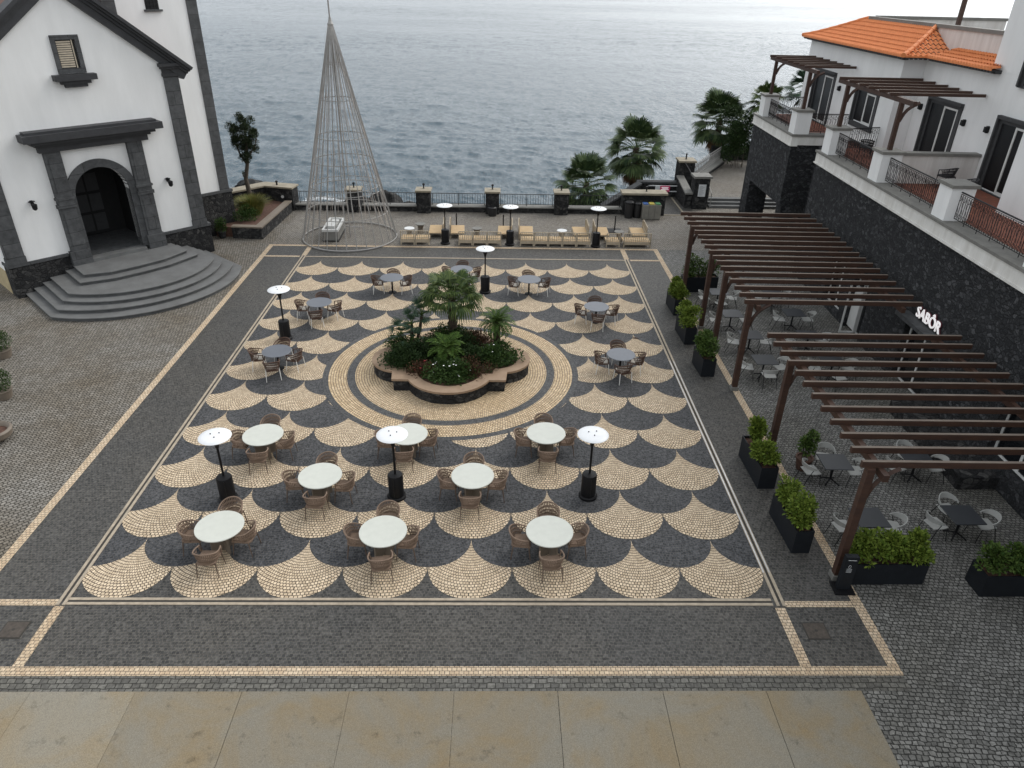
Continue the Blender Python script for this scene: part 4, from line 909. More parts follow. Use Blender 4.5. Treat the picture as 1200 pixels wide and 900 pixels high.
# ============================================================ LIGHT CONE
CX, CY = 1.88, 27.45
t = thing('light_cone', 'tall bare wire cone of pale tubes strung with lights, like a festive tree', 'light cone', (CX, CY, 0))
H, RB = 10.9, 2.62
def cr(z): return RB*(1-z/H)+.10*(z/H)
def ringt(z, r, tr, name, mt='galv'):
    q = MB(); q.tube([(r*math.cos(a*math.pi/24), r*math.sin(a*math.pi/24), z) for a in range(48)], tr, 6, closed=True); q.build(name, mt, t)
ringt(.05, RB, .038, 'base_ring')
for z in (1.55, 2.75, 3.0, 4.3, 5.55, 7.4, 9.1): ringt(z, cr(z)-.03, .02, 'hoop')
for i in range(30):
    a = 2*math.pi*i/30; q = MB(); q.tube([(RB*math.cos(a), RB*math.sin(a), .05), (.10*math.cos(a), .10*math.sin(a), H)], .026, 5); o = q.build('strut', 'galv', t)
q = MB()
for i in range(44):
    a = 2*math.pi*(i+.5)/44; z0 = .2+(i % 3)*.9; pts = []
    for k in range(9):
        z = z0+(H-.6-z0)*k/8; rr = cr(z)-.05+.03*math.sin(k*2.1+i); pts.append((rr*math.cos(a+.05*math.sin(k+i)), rr*math.sin(a+.05*math.sin(k+i)), z))
    q.tube(pts, .010, 3)
q.build('light_string', 'lightwire', t)
q = MB(); q.lathe([(.14, H-.15), (.16, H), (.09, H+.12), (.06, H+.3)], 12); q.tube([(0,0,H), (-.03,0,H+2.8)], .04, 6); q.build('mast', 'galv', t)
q = MB(); q.tube([(0,0,.0), (0,0,H)], .035, 6); q.build('centre_pole', 'galv', t)
t = thing('white_console', 'low white rectangular box with open frame top standing inside the light cone', 'console', (.93, 27.75, 0), .02)
q = MB(); q.box(-.40, .40, -1.15, 1.1, .06, .56); q.box(-.45, .45, -1.2, 1.15, 0, .055, 1); q.build('body', ['cap_grey', 'black_plastic'], t)
q = MB(); q.box(-.45, .45, -1.2, -1.05, .561, .68); q.box(-.45, .45, 1.0, 1.15, .561, .68); q.box(-.45, -.32, -1.04, .99, .561, .68); q.box(.32, .45, -1.04, .99, .561, .68); q.build('top_frame', 'lamp_grey', t)
q = MB(); q.box(-.22, .22, -.9, .0, .57, .80); q.box(-.2, .2, .1, .7, .57, .72); q.build('control_box', 'lamp_grey', t)
q = MB(); q.tube([(.45, .2, .5), (1.05, .2, .42), (1.6, .2, .42)], .03, 5); q.build('side_arm', 'galv', t)

# ============================================================ PATIO HEATERS
def heater():
    t = thing('patio_heater', '', 'patio heater', group='black patio heaters with steel dishes')
    q = MB(); q.lathe([(.26, 0), (.27, .03), (.27, .07), (.24, .10)], 28); q.build('base', 'black', t, smooth=True)
    q = MB(); q.lathe([(.215, .10), (.215, .78), (.20, .81), (.04, .84)], 28); q.box(-.012, .012, -.222, -.21, .12, .76, 1); q.build('gas_cylinder_cover', ['black', 'iron'], t, smooth=True)
    q = MB(); q.tube([(0,0,.82), (0,0,1.80)], .032, 10); q.build('pole', 'black', t, smooth=True)
    q = MB(); q.lathe([(.035, 1.76), (.055, 1.80), (.06, 1.88), (.09, 1.93), (.13, 2.08), (.13, 2.12), (.05, 2.13)], 18); q.build('burner', 'iron', t, smooth=True)
    q = MB(); q.lathe([(.0, 2.205), (.14, 2.203), (.30, 2.19), (.42, 2.165), (.435, 2.15), (.43, 2.145), (.28, 2.175), (.10, 2.185)], 40, cap=False); d = q.build('reflector_dish', 'steel', t, smooth=True)
    q = MB()
    for i in range(3):
        a = i*2.094+.5; q.lathe([(.016, 2.195), (.016, 2.225), (.006, 2.23)], 8, 0, (.13*math.cos(a), .13*math.sin(a), 0)); q.tube([(.1*math.cos(a), .1*math.sin(a), 2.1), (.13*math.cos(a), .13*math.sin(a), 2.22)], .008, 4)
    q.build('bolt', 'iron', d)
    return t
mk = Maker(heater)
for x, y, lb in ((2.66, 3.76, 'patio heater standing left of the white tables in the near left of the plaza'), (7.42, 3.91, 'patio heater whose dish overlaps the white table near the middle of the plaza'), (12.95, 3.98, 'patio heater at the near right, right of the white tables'), (1.61, 14.2, 'patio heater at the far left among the grey topped tables'), (9.71, 19.41, 'patio heater behind the tall palm of the round planter'), (7.36, 26.5, 'leftmost of the three patio heaters in front of the sea wall'), (10.98, 26.42, 'middle one of the three patio heaters in front of the sea wall'), (15.8, 26.3, 'rightmost of the three patio heaters in front of the sea wall')):
    mk((x, y, 0), random.uniform(-.3, .3), lb)

# ============================================================ CAFE TABLES AND WOVEN CHAIRS ON THE PLAZA
def woven_chair(weave, leg, pad):
    """faces +Y; rounded woven tub back that runs into the arms"""
    t = thing('woven_chair', '', 'chair')
    q = MB(); q.prism([(-.23,-.20),(-.16,-.25),(.16,-.25),(.23,-.20),(.25,.24),(-.25,.24)], .41, .455); q.build('seat', weave, t)
    q = MB(); q.prism([(-.20,-.18),(.20,-.18),(.22,.21),(-.22,.21)], .456, .485); q.build('seat_pad' if pad else 'seat_panel', 'cushion' if pad else weave, t)
    # back and arm rail: from the left front arm round the back to the right
    def rail(u):       # u -1..1
        a = u*rad(118); x = .30*math.sin(a); y = -.06-.26*math.cos(a)+(.12 if abs(u) > .6 else 0)*(abs(u)-.6)/.4
        z = .66+.15*max(0, math.cos(a*.72))**1.5
        return Vector((x, y, z))
    pts = [rail(-1+2*i/22) for i in range(23)]
    q = MB(); q.tube([(-.25,.20,.46), (-.275,.18,.60)]+[tuple(p) for p in pts]+[(.275,.18,.60), (.25,.20,.46)], .019, 6); q.build('arm_rail', weave, t)
    q = MB()
    def low(u): a = u*rad(105); return Vector((.245*math.sin(a), -.02-.235*math.cos(a)*.97, .44))
    n = 22
    for i in range(n):
        for s in (-1, 1):
            u0 = -.80+1.6*i/(n-1); u1 = max(-.85, min(.85, u0+s*.13)); a, b_ = low(u0), rail(u1); d = (b_-a).normalized(); w = Vector((-math.cos(u0*1.8), -math.sin(u0*1.8), 0))*.0115; nn = d.cross(w).normalized()*.004
            vs = [a-w+nn*s, a+w+nn*s, b_+w+nn*s, b_-w+nn*s]; q.add(vs, [(0,1,2,3)])
    for k in (.38, .70):
        L_ = []
        for i in range(15):
            u = -.82+1.64*i/14; L_.append(low(u).lerp(rail(u), k))
        q.tube(L_, .011, 4)
    q.build('backrest', weave, t)
    for sx, sy in ((-1,1), (1,1), (-1,-1), (1,-1)):
        q = MB(); q.tube([(sx*.235, sy*.20, .44), (sx*.265, sy*.255, 0)], .017, 6, 0, .011); q.build('leg', leg, t)
    return t
ch_taupe = Maker(lambda: woven_chair('wicker', 'leg_taupe', False)); ch_brown = Maker(lambda: woven_chair('wicker_brown', 'leg_white', True)); ch_black = Maker(lambda: woven_chair('wicker_black', 'iron', False))
def round_table(top, base, r, slab):
    t = thing('round_table', '', 'table')
    q = MB(); q.lathe([(r-.012, .75-slab), (r, .75-slab+.008), (r, .742), (r-.008, .75)], 56); q.build('tabletop', top, t)
    q = MB()
    if slab > .025:
        q.box(-.32, .32, -.03, .03, .0, .75-slab-.001); q.box(-.03, .03, -.32, -.031, .0, .75-slab-.001); q.box(-.03, .03, .031, .32, .0, .75-slab-.001)
        q.build('pedestal', base, t)
    else:
        q.tube([(0,0,.03), (0,0,.75-slab-.001)], .04, 10); q.lathe([(.19,.0),(.19,.02),(.05,.035)], 24); q.build('pedestal', base, t)
    return t
tw = Maker(lambda: round_table('table_white', 'taupe', .61, .035)); td = Maker(lambda: round_table('table_dark', 'black', .54, .02))
SIDE = {'near': (0, -1, 0), 'far': (0, 1, math.pi), 'left': (-1, 0, -math.pi/2), 'right': (1, 0, math.pi/2)}
SW = {'near': 'on near side', 'far': 'on sea side', 'left': 'on church side', 'right': 'on hotel side'}
rnd = random.Random(11)
WT = [(3.2,1.76,"leftmost white table in the front row"), (7.4,1.59,"middle white table in the front row"), (11.66,1.61,"rightmost white table in the front row"), (5.3,3.92,"left white table in the middle row"), (9.61,3.96,"right white table in the middle row"), (3.11,5.98,"leftmost white table in the back row"), (7.54,6.08,"white table partly under a heater dish"), (11.83,6.18,"rightmost white table in the back row")]
for x, y, d in WT:
    tw((x, y, 0), rad(45)+rnd.uniform(-.1, .1), d.replace('white', 'round white'), 'round white tables on the fan paving')
    for s in ('near', 'far', 'left', 'right'):
        dx, dy, rz = SIDE[s]; k = {'left': .70, 'right': .64, 'near': .80, 'far': .80}[s]+rnd.uniform(-.04, .05)
        off = rnd.uniform(-.05, .05)
        ch_taupe((x+dx*k+dy*off, y+dy*k+dx*off-.02, 0), rz+rnd.uniform(-.16, .16), 'taupe woven chair %s of the %s' % (SW[s], d), 'taupe woven chairs at the white tables')
DT = [(2.02,11.62,"nearest grey table on church side",'near far left right'), (2.6,16.26,'grey table by the far left heater','near far left right'), (5.33,19.28,"grey table between light cone and planter",'far left right'), (8.55,20.5,"grey table behind the tall palm",'far right left'), (11.78,19.27,"grey table right of the palm heater",'far left right'), (14.59,16.13,"middle grey table on hotel side",'near far left right'), (14.99,11.61,"nearest grey table on hotel side",'near far left right')]
for x, y, d, sd_ in DT:
    td((x, y, 0), 0, d.replace('grey', 'round grey'), 'round grey tables on the far half of the plaza')
    for s in sd_.split():
        dx, dy, rz = SIDE[s]; k = {'left': .68, 'right': .66, 'near': .76, 'far': .74}[s]+rnd.uniform(-.05, .06)
        ch_brown((x+dx*k, y+dy*k, 0), rz+rnd.uniform(-.45, .45), 'brown woven chair %s of the %s' % (SW[s], d), 'brown woven chairs at the grey tables')

# ============================================================ DINING TABLES UNDER THE PERGOLAS
def square_table():
    t = thing('dining_table', '', 'table')
    q = MB(); q.box(-.42, .42, -.40, .40, .72, .75); q.build('tabletop', 'table_black', t, bevel=.006)
    q = MB(); q.tube([(0,0,.1), (0,0,.719)], .035, 8)
    for a in (45, 135, 225, 315): q.tube([(0,0,.14), (.30*math.cos(rad(a)), .30*math.sin(rad(a)), .02)], .022, 5)
    q.build('pedestal', 'iron', t); return t
def shell_chair():
    """faces +Y; pale shell seat with wraparound back on thin black legs"""
    t = thing('shell_chair', '', 'chair')
    q = MB(); q.prism([(-.20,-.22),(.20,-.22),(.245,.05),(.23,.23),(-.23,.23),(-.245,.05)], .435, .458); q.build('seat', 'shell', t, bevel=.006)
    vs = []; fs = []; n = 18
    for i in range(n+1):
        u = -1+2*i/n; a = u*rad(98); x = .275*math.sin(a); y = -.02-.25*math.cos(a); top = .80-.15*abs(u)**2; bot = .635-.02*abs(u)
        nx, ny = math.sin(a)*.011, -math.cos(a)*.011; lean = .03*math.cos(a)
        vs += [(x-nx, y-ny, bot), (x+nx, y+ny, bot), (x+nx, y+ny-lean, top), (x-nx, y-ny-lean, top)]
    for i in range(n):
        o = i*4; fs += [(o, o+4, o+7, o+3), (o+1, o+2, o+6, o+5), (o+3, o+7, o+6, o+2), (o, o+1, o+5, o+4)]
    fs += [(0,3,2,1), (n*4, n*4+1, n*4+2, n*4+3)]
    q = MB(); q.add(vs, fs); q.build('backrest', 'shell', t)
    for sx in (-1, 1):
        q = MB(); q.tube([(sx*.22, .20, .43), (sx*.25, .27, .0)], .011, 5); q.build('leg', 'iron', t)
        q = MB(); q.tube([(sx*.25, -.04, .645), (sx*.245, -.14, .43), (sx*.25, -.29, .0)], .011, 5); q.build('leg', 'iron', t)
    return t
mt_, mc = Maker(square_table), Maker(shell_chair)
DN = [(20.36,4.73,"dark table beside the terracotta pot",'left far right'), (22.95,4.93,"dark table behind the front rafter",'left right far'), (20.25,2.21,"dark table beside the front post",'left right'), (22.86,2.33,"dark table near the right planter",'left far right'),
      (20.42,18.0,"dark table nearest the sea",'left right near'), (20.33,15.55,"dark table between the far pergola posts",'left right'), (20.51,13.45,"dark table beside third far post",'left right'), (20.38,11.29,"dark table beside far pergola front post",'left near right'), (23.07,15.71,"dark table by the glass doors",'left right'), (22.9,13.5,"dark table just beyond the near pergola",'left right'), (22.95,11.2,"dark table under the near pergola's end",'left right near'), (22.9,18.2,"dark table under the far pergola's middle",'left right near')]
for x, y, d, sd_ in DN:
    mt_((x, y, 0), rnd.uniform(-.03, .03), d.replace('dark', 'dark square'), 'dark square tables under the pergolas')
    for s in sd_.split():
        dx, dy, rz = SIDE[s]; k = .62+rnd.uniform(-.03, .07)
        mc((x+dx*k, y+dy*k-.02, 0), rz+rnd.uniform(-.3, .3), 'pale shell chair %s of the %s' % (SW[s], d), 'pale shell chairs under the pergolas')
# chairs on the hotel terraces
for (x, y, rz, lb) in ((2.6, 9.05, .3, 'black woven chair behind the terrace pier nearest the partition wall'), (2.3, 7.1, 1.2, 'black woven chair beside the french door of the near terrace'), (1.76, 14.6, -.5, 'black woven chair by the far pier of the near terrace'), (1.6, 22.6, .8, 'black woven chair on the far terrace')):
    p = hp(x, y, 6.122); ch_black(tuple(p), rz, lb, 'black chairs on the hotel terraces')

# ============================================================ SLATTED LOUNGE MODULES BY THE SEA WALL
def lounge(w, corner):
    t = thing('lounge_seat', '', 'lounge seat'); h = w/2
    q = MB(); q.box(-h+.01, h-.01, -.36, .38, .25, .29); q.box(-h, h, .38, .42, .14, .30); q.box(-h, h, -.42, -.38, .14, .30)
    q.build('frame', 'teak_grey', t)
    q = MB(); n = int(w/.095)
    for i in range(n):
        x = -h+.02+(w-.04)*i/n; q.box(x, x+(w-.04)/n-.018, -.36, .40, .301, .325)
    q.build('seat_slats', 'teak', t)
    q = MB(); q.tube([(-h+.03,-.42,.80), (h-.03,-.42,.80)], .025, 5); q.tube([(-h+.03,-.40,.42), (h-.03,-.40,.42)], .018, 5)
    m = int(w/.11)
    for i in range(m+1):
        x = -h+.03+(w-.06)*i/m; q.box(x-.016, x+.016, -.425, -.40, .30, .79)
    q.build('backrest', 'teak_grey', t)
    for sx in (-1, 1):
        for sy in (-1, 1):
            q = MB(); q.box(sx*(h-.03)-.03, sx*(h-.03)+.03, sy*.39-.03, sy*.39+.03, 0, .78 if sy < 0 else .299); q.build('leg', 'teak_grey', t)
    return t
mL = Maker(lambda: lounge(.78, False)); mW = Maker(lambda: lounge(1.55, False))
gr = 'slatted teak lounge seats by the sea wall'
row = [(5.28,'leftmost slatted lounge seat with its back to the plaza'), (6.10,'slatted lounge seat just left of the leftmost far heater, back to the plaza'), (8.50,'first slatted lounge seat right of the leftmost far heater, back to the plaza'), (9.30,'slatted lounge seat midway between the leftmost and middle far heaters, back to the plaza'), (10.10,'slatted lounge seat just left of the middle far heater, back to the plaza'), (11.93,'first slatted lounge seat right of the middle far heater, back to the plaza'), (12.72,'second slatted lounge seat right of the middle far heater, back to the plaza'), (13.51,'third slatted lounge seat right of the middle far heater, back to the plaza'), (14.30,'fourth slatted lounge seat right of the middle far heater, back to the plaza'), (15.09,'slatted lounge seat just left of the rightmost far heater, back to the plaza'), (16.75,'slatted lounge seat just right of the rightmost far heater, back to the plaza')]
for x, lb in row: mL((x, 26.62, 0), 0, lb, gr)
mW((18.1, 26.65, 0), .02, 'double width slatted lounge bench at the hotel end of the row', gr)
for x, rz, lb in ((6.75, math.pi/2, 'lounge seat behind the leftmost far heater, its back against the next group'), (7.95, -math.pi/2, 'lounge seat facing the hotel, just right of the leftmost far heater'), (10.72, math.pi/2, 'lounge seat facing the church, left of the middle far heater pole'), (11.92, -math.pi/2, 'lounge seat facing the hotel, right of the middle far heater'), (15.08, math.pi/2, 'lounge seat facing the church, left of the rightmost far heater'), (16.30, -math.pi/2, 'lounge seat facing the hotel, behind the rightmost far heater'), (18.45, math.pi/2, 'lounge seat facing the church at the hotel end, by the recycling bins')):
    mW((x, 28.15, 0), rz+rnd.uniform(-.05, .05), lb, gr)
def side_table(top):
    t = thing('side_table', '', 'side table')
    q = MB(); q.lathe([(.28, .50), (.29, .51), (.29, .53), (.28, .54)], 28); q.build('tabletop', top, t)
    q = MB(); q.lathe([(.20, 0), (.14, .25), (.20, .499)], 16); q.build('base', 'taupe', t); return t
m1, m2 = Maker(lambda: side_table('sign_white')), Maker(lambda: side_table('cap_grey'))
m1((5.25, 27.55, 0), 0, 'white topped side table behind the leftmost lounge seats', 'round side tables by the lounge seats'); m1((13.97, 27.5, 0), 0, 'white topped side table behind the middle of the long lounge row', 'round side tables by the lounge seats')
m2((5.80, 28.4, 0), 0, 'grey side table farthest left, nearer the sea wall', 'round side tables by the lounge seats'); m2((9.1, 27.7, 0), 0, 'grey side table between the leftmost and middle far heaters', 'round side tables by the lounge seats'); m2((17.25, 27.45, 0), 0, 'grey side table right of the rightmost far heater', 'round side tables by the lounge seats')
def umb_base(plate):
    t = thing('parasol_stand', '', 'parasol stand')
    q = MB(); q.box(-.4, .4, -.4, .4, .0, .07) if plate else q.lathe([(.22,0),(.22,.05),(.05,.07)], 20); q.build('base_plate', 'black', t)
    q = MB(); q.tube([(0,0,.06), (0,0,.95)], .035, 8); q.build('tube', 'black', t); return t
a, b2 = Maker(lambda: umb_base(True)), Maker(lambda: umb_base(False))
a((17.25, 29.1, 0), 0, 'empty parasol stand with square black plate near the recycling bins'); b2((7.85, 29.2, 0), 0, 'thin empty parasol stand behind the leftmost far heater', 'thin parasol stands'); b2((10.62, 29.0, 0), 0, 'thin empty parasol stand beside the middle far heater', 'thin parasol stands')
t = thing('recycling_bin', 'grey panelled recycling cabinet with blue, yellow and green lids', 'recycling bin', (19.9, 31.9, 0))
q = MB()
for i in range(3): q.box(-.58+i*.39, -.58+i*.39+.375, -.3, .3, .02, .92)
q.build('cabinet', 'grey_metal', t, bevel=.008)
for i, c in enumerate(('blue', 'yellow', 'green')):
    q = MB(); q.box(-.54+i*.39, -.54+i*.39+.30, -.24, .24, .922, .97); q.build('lid', c, t)
for x, lb in ((18.55, 'round black litter bin left of the recycling cabinet'), (9.95, 'round black pot against the sea pier left of the middle far heater')):
    t = thing('litter_bin', lb, 'bin', (x, 32.05 if x > 15 else 32.05, 0)); h = 1.05 if x > 15 else .55
    q = MB(); q.lathe([(.26,0),(.28,h*.5),(.28,h*.9),(.20,h)], 20); q.build('bin_body', 'black_plastic', t)
    q = MB(); q.lathe([(.29,h*.86),(.30,h*.9),(.29,h*.94)], 20); q.build('rim', 'iron', t)
t = thing('litter_bin', 'second round black litter bin touching the recycling cabinet', 'bin', (19.08, 32.1, 0))
q = MB(); q.lathe([(.22,0),(.24,.5),(.24,.85),(.16,.95)], 20); q.build('bin_body', 'black_plastic', t); q = MB(); q.lathe([(.25,.82),(.26,.86),(.25,.9)], 20); q.build('rim', 'iron', t)
t = thing('menu_stand', 'slim black menu stand in front of the nearest pergola post', 'menu stand', (18.92, .36, 0), -.05)
q = MB(); q.box(-.25, .25, -.22, .22, 0, .03); q.build('base_plate', 'black', t)
q = MB(); q.box(-.16, .16, -.05, .09, .031, 1.08); q.build('body', 'planter', t, bevel=.01)
q = MB()
q.box(-.10, .10, -.056, -.05, .98, .99); q.tube([(-.02+.03*math.cos(a/8*6.28), -.054, .78+.05*math.sin(a/8*6.28)) for a in range(8)], .004, 4, closed=True)
for i in range(4): q.box(-.08, .05, -.056, -.05, .60+i*.035, .605+i*.035)
q.build('lettering', 'sign_white', t)

# ============================================================ PLANTS
def rdir(r, zmin=-1):
    while True:
        v = Vector((r.uniform(-1,1), r.uniform(-1,1), r.uniform(zmin,1)))
        if .1 < v.length <= 1: return v
def leaf(q, p, d, n, ln, w, k=0):
    """pointed leaf folded along its midrib"""
    d = d.normalized(); s = d.cross(n)
    if s.length < 1e-3: s = d.cross(Vector((1,0,0)))
    s.normalize(); n2 = s.cross(d); m = p+d*ln*.5
    q.add([p, m+s*w+n2*w*.35, p+d*ln, m-s*w+n2*w*.35], [(0,1,2),(0,2,3)], k)
def leaf_cloud(q, clumps, n, ln, w, r, shell=.55, up=.4):
    vol = [c[1][0]*c[1][1]*c[1][2] for c in clumps]; tot = sum(vol)
    for (c, rr), v in zip(clumps, vol):
        for _ in range(int(n*v/tot)):
            d = rdir(r); k = r.random()**.4; k = max(shell*r.random(), k)
            dd = d.normalized()*k; p = Vector(c)+Vector((dd.x*rr[0], dd.y*rr[1], dd.z*rr[2]))
            o = (dd+Vector((r.uniform(-.6,.6), r.uniform(-.6,.6), r.uniform(-.3,.8)+up*.3)))
            leaf(q, p, o, Vector((r.uniform(-.5,.5), r.uniform(-.5,.5), 1)), ln*r.uniform(.7,1.3), w*r.uniform(.7,1.3))
def shrub_parts(t, clumps, n, ln, w, lm, seed, stems=5, base=0.0):
    r = random.Random(seed); q = MB(); leaf_cloud(q, clumps, n, ln, w, r); q.build('foliage', lm, t)
    q = MB()
    for i in range(stems):
        c, rr = clumps[i % len(clumps)]; q.tube([(c[0]*.4+r.uniform(-.05,.05), c[1]*.4, base), (c[0]*.8, c[1]*.8, (base+c[2])/2), (c[0]+r.uniform(-.1,.1), c[1], c[2]+rr[2]*.4)], .022, 5, 0, .008)
    q.build('stems', 'bark', t)
# --- planter boxes
def planter(L_, W_, H_, lm, seed, bushes, lb, loc, rz, grp='anthracite planter boxes round the dining terrace', n=1500, hs=.42):
    t = thing('planter_box', 'anthracite '+lb, 'planter', loc, rz, grp); h, w = L_/2, W_/2
    q = MB(); q.box(-h, h, -w, -w+.03, 0, H_); q.box(-h, h, w-.03, w, 0, H_); q.box(-h, -h+.03, -w+.031, w-.031, 0, H_); q.box(h-.03, h, -w+.031, w-.031, 0, H_); q.box(-h+.031, h-.031, -w+.031, w-.031, .02, .05); q.build('box', 'planter', t)
    q = MB(); q.box(-h+.032, h-.032, -w+.032, w-.032, .06, H_-.08); q.build('soil', 'soil', t)
    r = random.Random(seed); cl = []
    for i in range(bushes):
        x = -h+.36+(L_-.72)*i/max(1, bushes-1) if bushes > 1 else 0
        tall = r.uniform(.8, 1.15)
        for k in range(15):
            a = r.uniform(0, 6.28); rr = r.uniform(0, .36); s = r.uniform(.11, .22)
            cl.append(((x+rr*math.cos(a)*1.1, rr*math.sin(a)*.85, H_+.06+r.uniform(.0, hs*1.45*tall)*(1-.5*rr)), (s, s, s*r.uniform(.8, 1.1))))
    for k in range(5): cl.append(((r.uniform(-h+.2, h-.2), r.uniform(-.1, .1), H_+.04), (.2, .16, .12)))
    s = thing('shrub', 'green shrub in the '+lb, 'shrub', tuple(Vector(loc)), rz, 'shrubs in the planter boxes')
    shrub_parts(s, cl, int(n*1.5), .10, .032, lm, seed, 6, H_-.08)
PB = math.pi/2
planter(1.75, .52, .74, 'planter_leaf', 21, 2, "planter box beside the near pergola's far post", (18.28, 5.25, 0), PB+.03, n=2600)
planter(1.65, .48, .74, 'planter_leaf', 22, 2, "planter box by the plaza drain, nearest the menu stand", (18.30, 2.45, 0), PB+.03, n=2400)
planter(1.2, .52, .74, 'planter_leaf2', 23, 2, "planter box left of the far pergola's front post", (18.27, 11.85, 0), PB+.05, n=1900)
planter(1.5, .46, .74, 'planter_leaf', 24, 2, "planter box in the middle of the far three", (18.22, 14.75, 0), PB+.04, n=2200)
planter(1.4, .46, .74, 'planter_leaf', 25, 2, "planter box farthest along the plaza edge", (18.40, 17.65, 0), PB+.04, n=2200)
planter(1.7, .5, .74, 'planter_leaf2', 26, 3, "planter box across the sea end of the terrace", (20.05, 20.0, 0), .05, n=1500, hs=.6)
planter(1.85, .62, .66, 'planter_leaf', 27, 3, "planter box right of the menu stand", (20.10, .82, 0), .01, n=3200, hs=.40)
planter(1.85, .62, .66, 'planter_leaf2', 28, 3, "planter box cut by the right frame edge", (23.15, .42, 0), .01, n=3000, hs=.42)
t = thing('potted_shrub', 'leggy green shrub in a terracotta pot beside a dining table', 'potted plant', (19.78, 5.42, 0))
q = MB(); q.lathe([(.19,0),(.24,.36),(.27,.37),(.27,.43),(.22,.43),(.20,.38)], 24); q.build('pot', 'terracotta', t)
shrub_parts(t, [((0,0,.75),(.22,.22,.2)),((.1,.05,1.05),(.2,.2,.2)),((-.12,.0,.95),(.16,.16,.2)),((.05,-.05,1.28),(.13,.13,.16))], 700, .10, .03, 'planter_leaf2', 31, 5, .4)
t = thing('potted_shrub', 'small dark shrub in a pot by the church tower plinth', 'potted plant', (-5.2, 27.0, 0))
q = MB(); q.lathe([(.17,0),(.22,.34),(.24,.36),(.20,.36)], 20); q.build('pot', 'rubble_low', t)
shrub_parts(t, [((0,0,.6),(.3,.3,.25)),((.1,.1,.9),(.2,.2,.2)),((-.1,0,.85),(.2,.2,.25))], 600, .10, .03, 'shrub_mid', 33, 5, .33)
def topiary(loc, lb, seed, s=.42):
    t = thing('potted_shrub', lb, 'potted plant', loc, 0)
    q = MB(); q.lathe([(.26,0),(.34,.30),(.36,.32),(.30,.32)], 20); q.build('pot', 'taupe', t)
    shrub_parts(t, [((0,0,.68),(s,s,s))], 1800, .05, .02, 'shrub_mid', seed, 4, .3)
topiary((-8.72, 12.35, 0), 'rounded topiary in a low pot at the left edge, farthest one', 41); topiary((-6.92, 9.3, 0), 'rounded topiary in a low pot, middle of the three pots at left edge', 42)
t = thing('stone_bowl', 'wide empty grey stone bowl planter at the left frame edge', 'bowl planter', (-5.62, 6.72, 0))
q = MB(); q.lathe([(.28,0),(.48,.16),(.52,.34),(.46,.40),(.40,.36),(.36,.26)], 28); q.build('bowl', 'taupe', t, smooth=True)
q = MB(); q.lathe([(.37,.24),(.37,.27)], 20); q.build('soil', 'soil', t)
# --- palms
def fan_leaf(q, p, d, up, petiole, rad_, n, droop, r, k=0, spread=150, kp=1, wf=.05):
    """palmate leaf: petiole along d, then a fan of narrow pointed segments that droop at the tips"""
    d = d.normalized(); e = p+d*petiole; mid = p+d*petiole*.5+Vector((0,0,.04)); q.tube([p, mid, e], .016, 4, kp, .010)
    s = d.cross(up).normalized(); u2 = s.cross(d).normalized(); rollv = r.uniform(-.35, .35); s, u2 = s*math.cos(rollv)+u2*math.sin(rollv), u2*math.cos(rollv)-s*math.sin(rollv)
    for i in range(n):
        a = rad(-spread/2+spread*i/(n-1)); dd = (d*math.cos(a)+s*math.sin(a)); L_ = rad_*(1-.28*abs(a)/1.6)*r.uniform(.9, 1.06)
        sd = (s*math.cos(a)-d*math.sin(a)); w = rad_*wf
        m1 = e+dd*L_*.5+u2*.02+Vector((0,0,-.06*droop)); m2 = e+dd*L_*.8+Vector((0,0,-.32*droop*L_)); tip = e+dd*L_*.93+Vector((0,0,-(.62*droop+r.uniform(0,.12))*L_))
        q.add([e-sd*w*.3, e+sd*w*.3, m1+sd*w, m1-sd*w, m2+sd*w*.7, m2-sd*w*.7, tip], [(0,1,2,3),(3,2,4,5),(5,4,6)], k)
def trunk(t, h, r0, r1, lean=(0,0), mt='palm_bark', seed=1, wob=.0):
    r = random.Random(seed); q = MB(); n = int(h/.12)+2; pts = []
    vs = []; m = 12
    for i in range(n+1):
        f = i/n; cx_, cy_ = lean[0]*f**1.5, lean[1]*f**1.5; rr = (r0+(r1-r0)*f)*(1.10 if i % 2 else .95)
        for j in range(m): a = 2*math.pi*j/m+i*.2; k = rr*(1+.10*math.sin(j*2.6+i*1.9)); vs.append((cx_+k*math.cos(a), cy_+k*math.sin(a), h*f))
    fs = [(i*m+j, i*m+(j+1)%m, (i+1)*m+(j+1)%m, (i+1)*m+j) for i in range(n) for j in range(m)]; fs.append(tuple(range(n*m, n*m+m)))
    q.add(vs, fs); return q.build('trunk', mt, t)
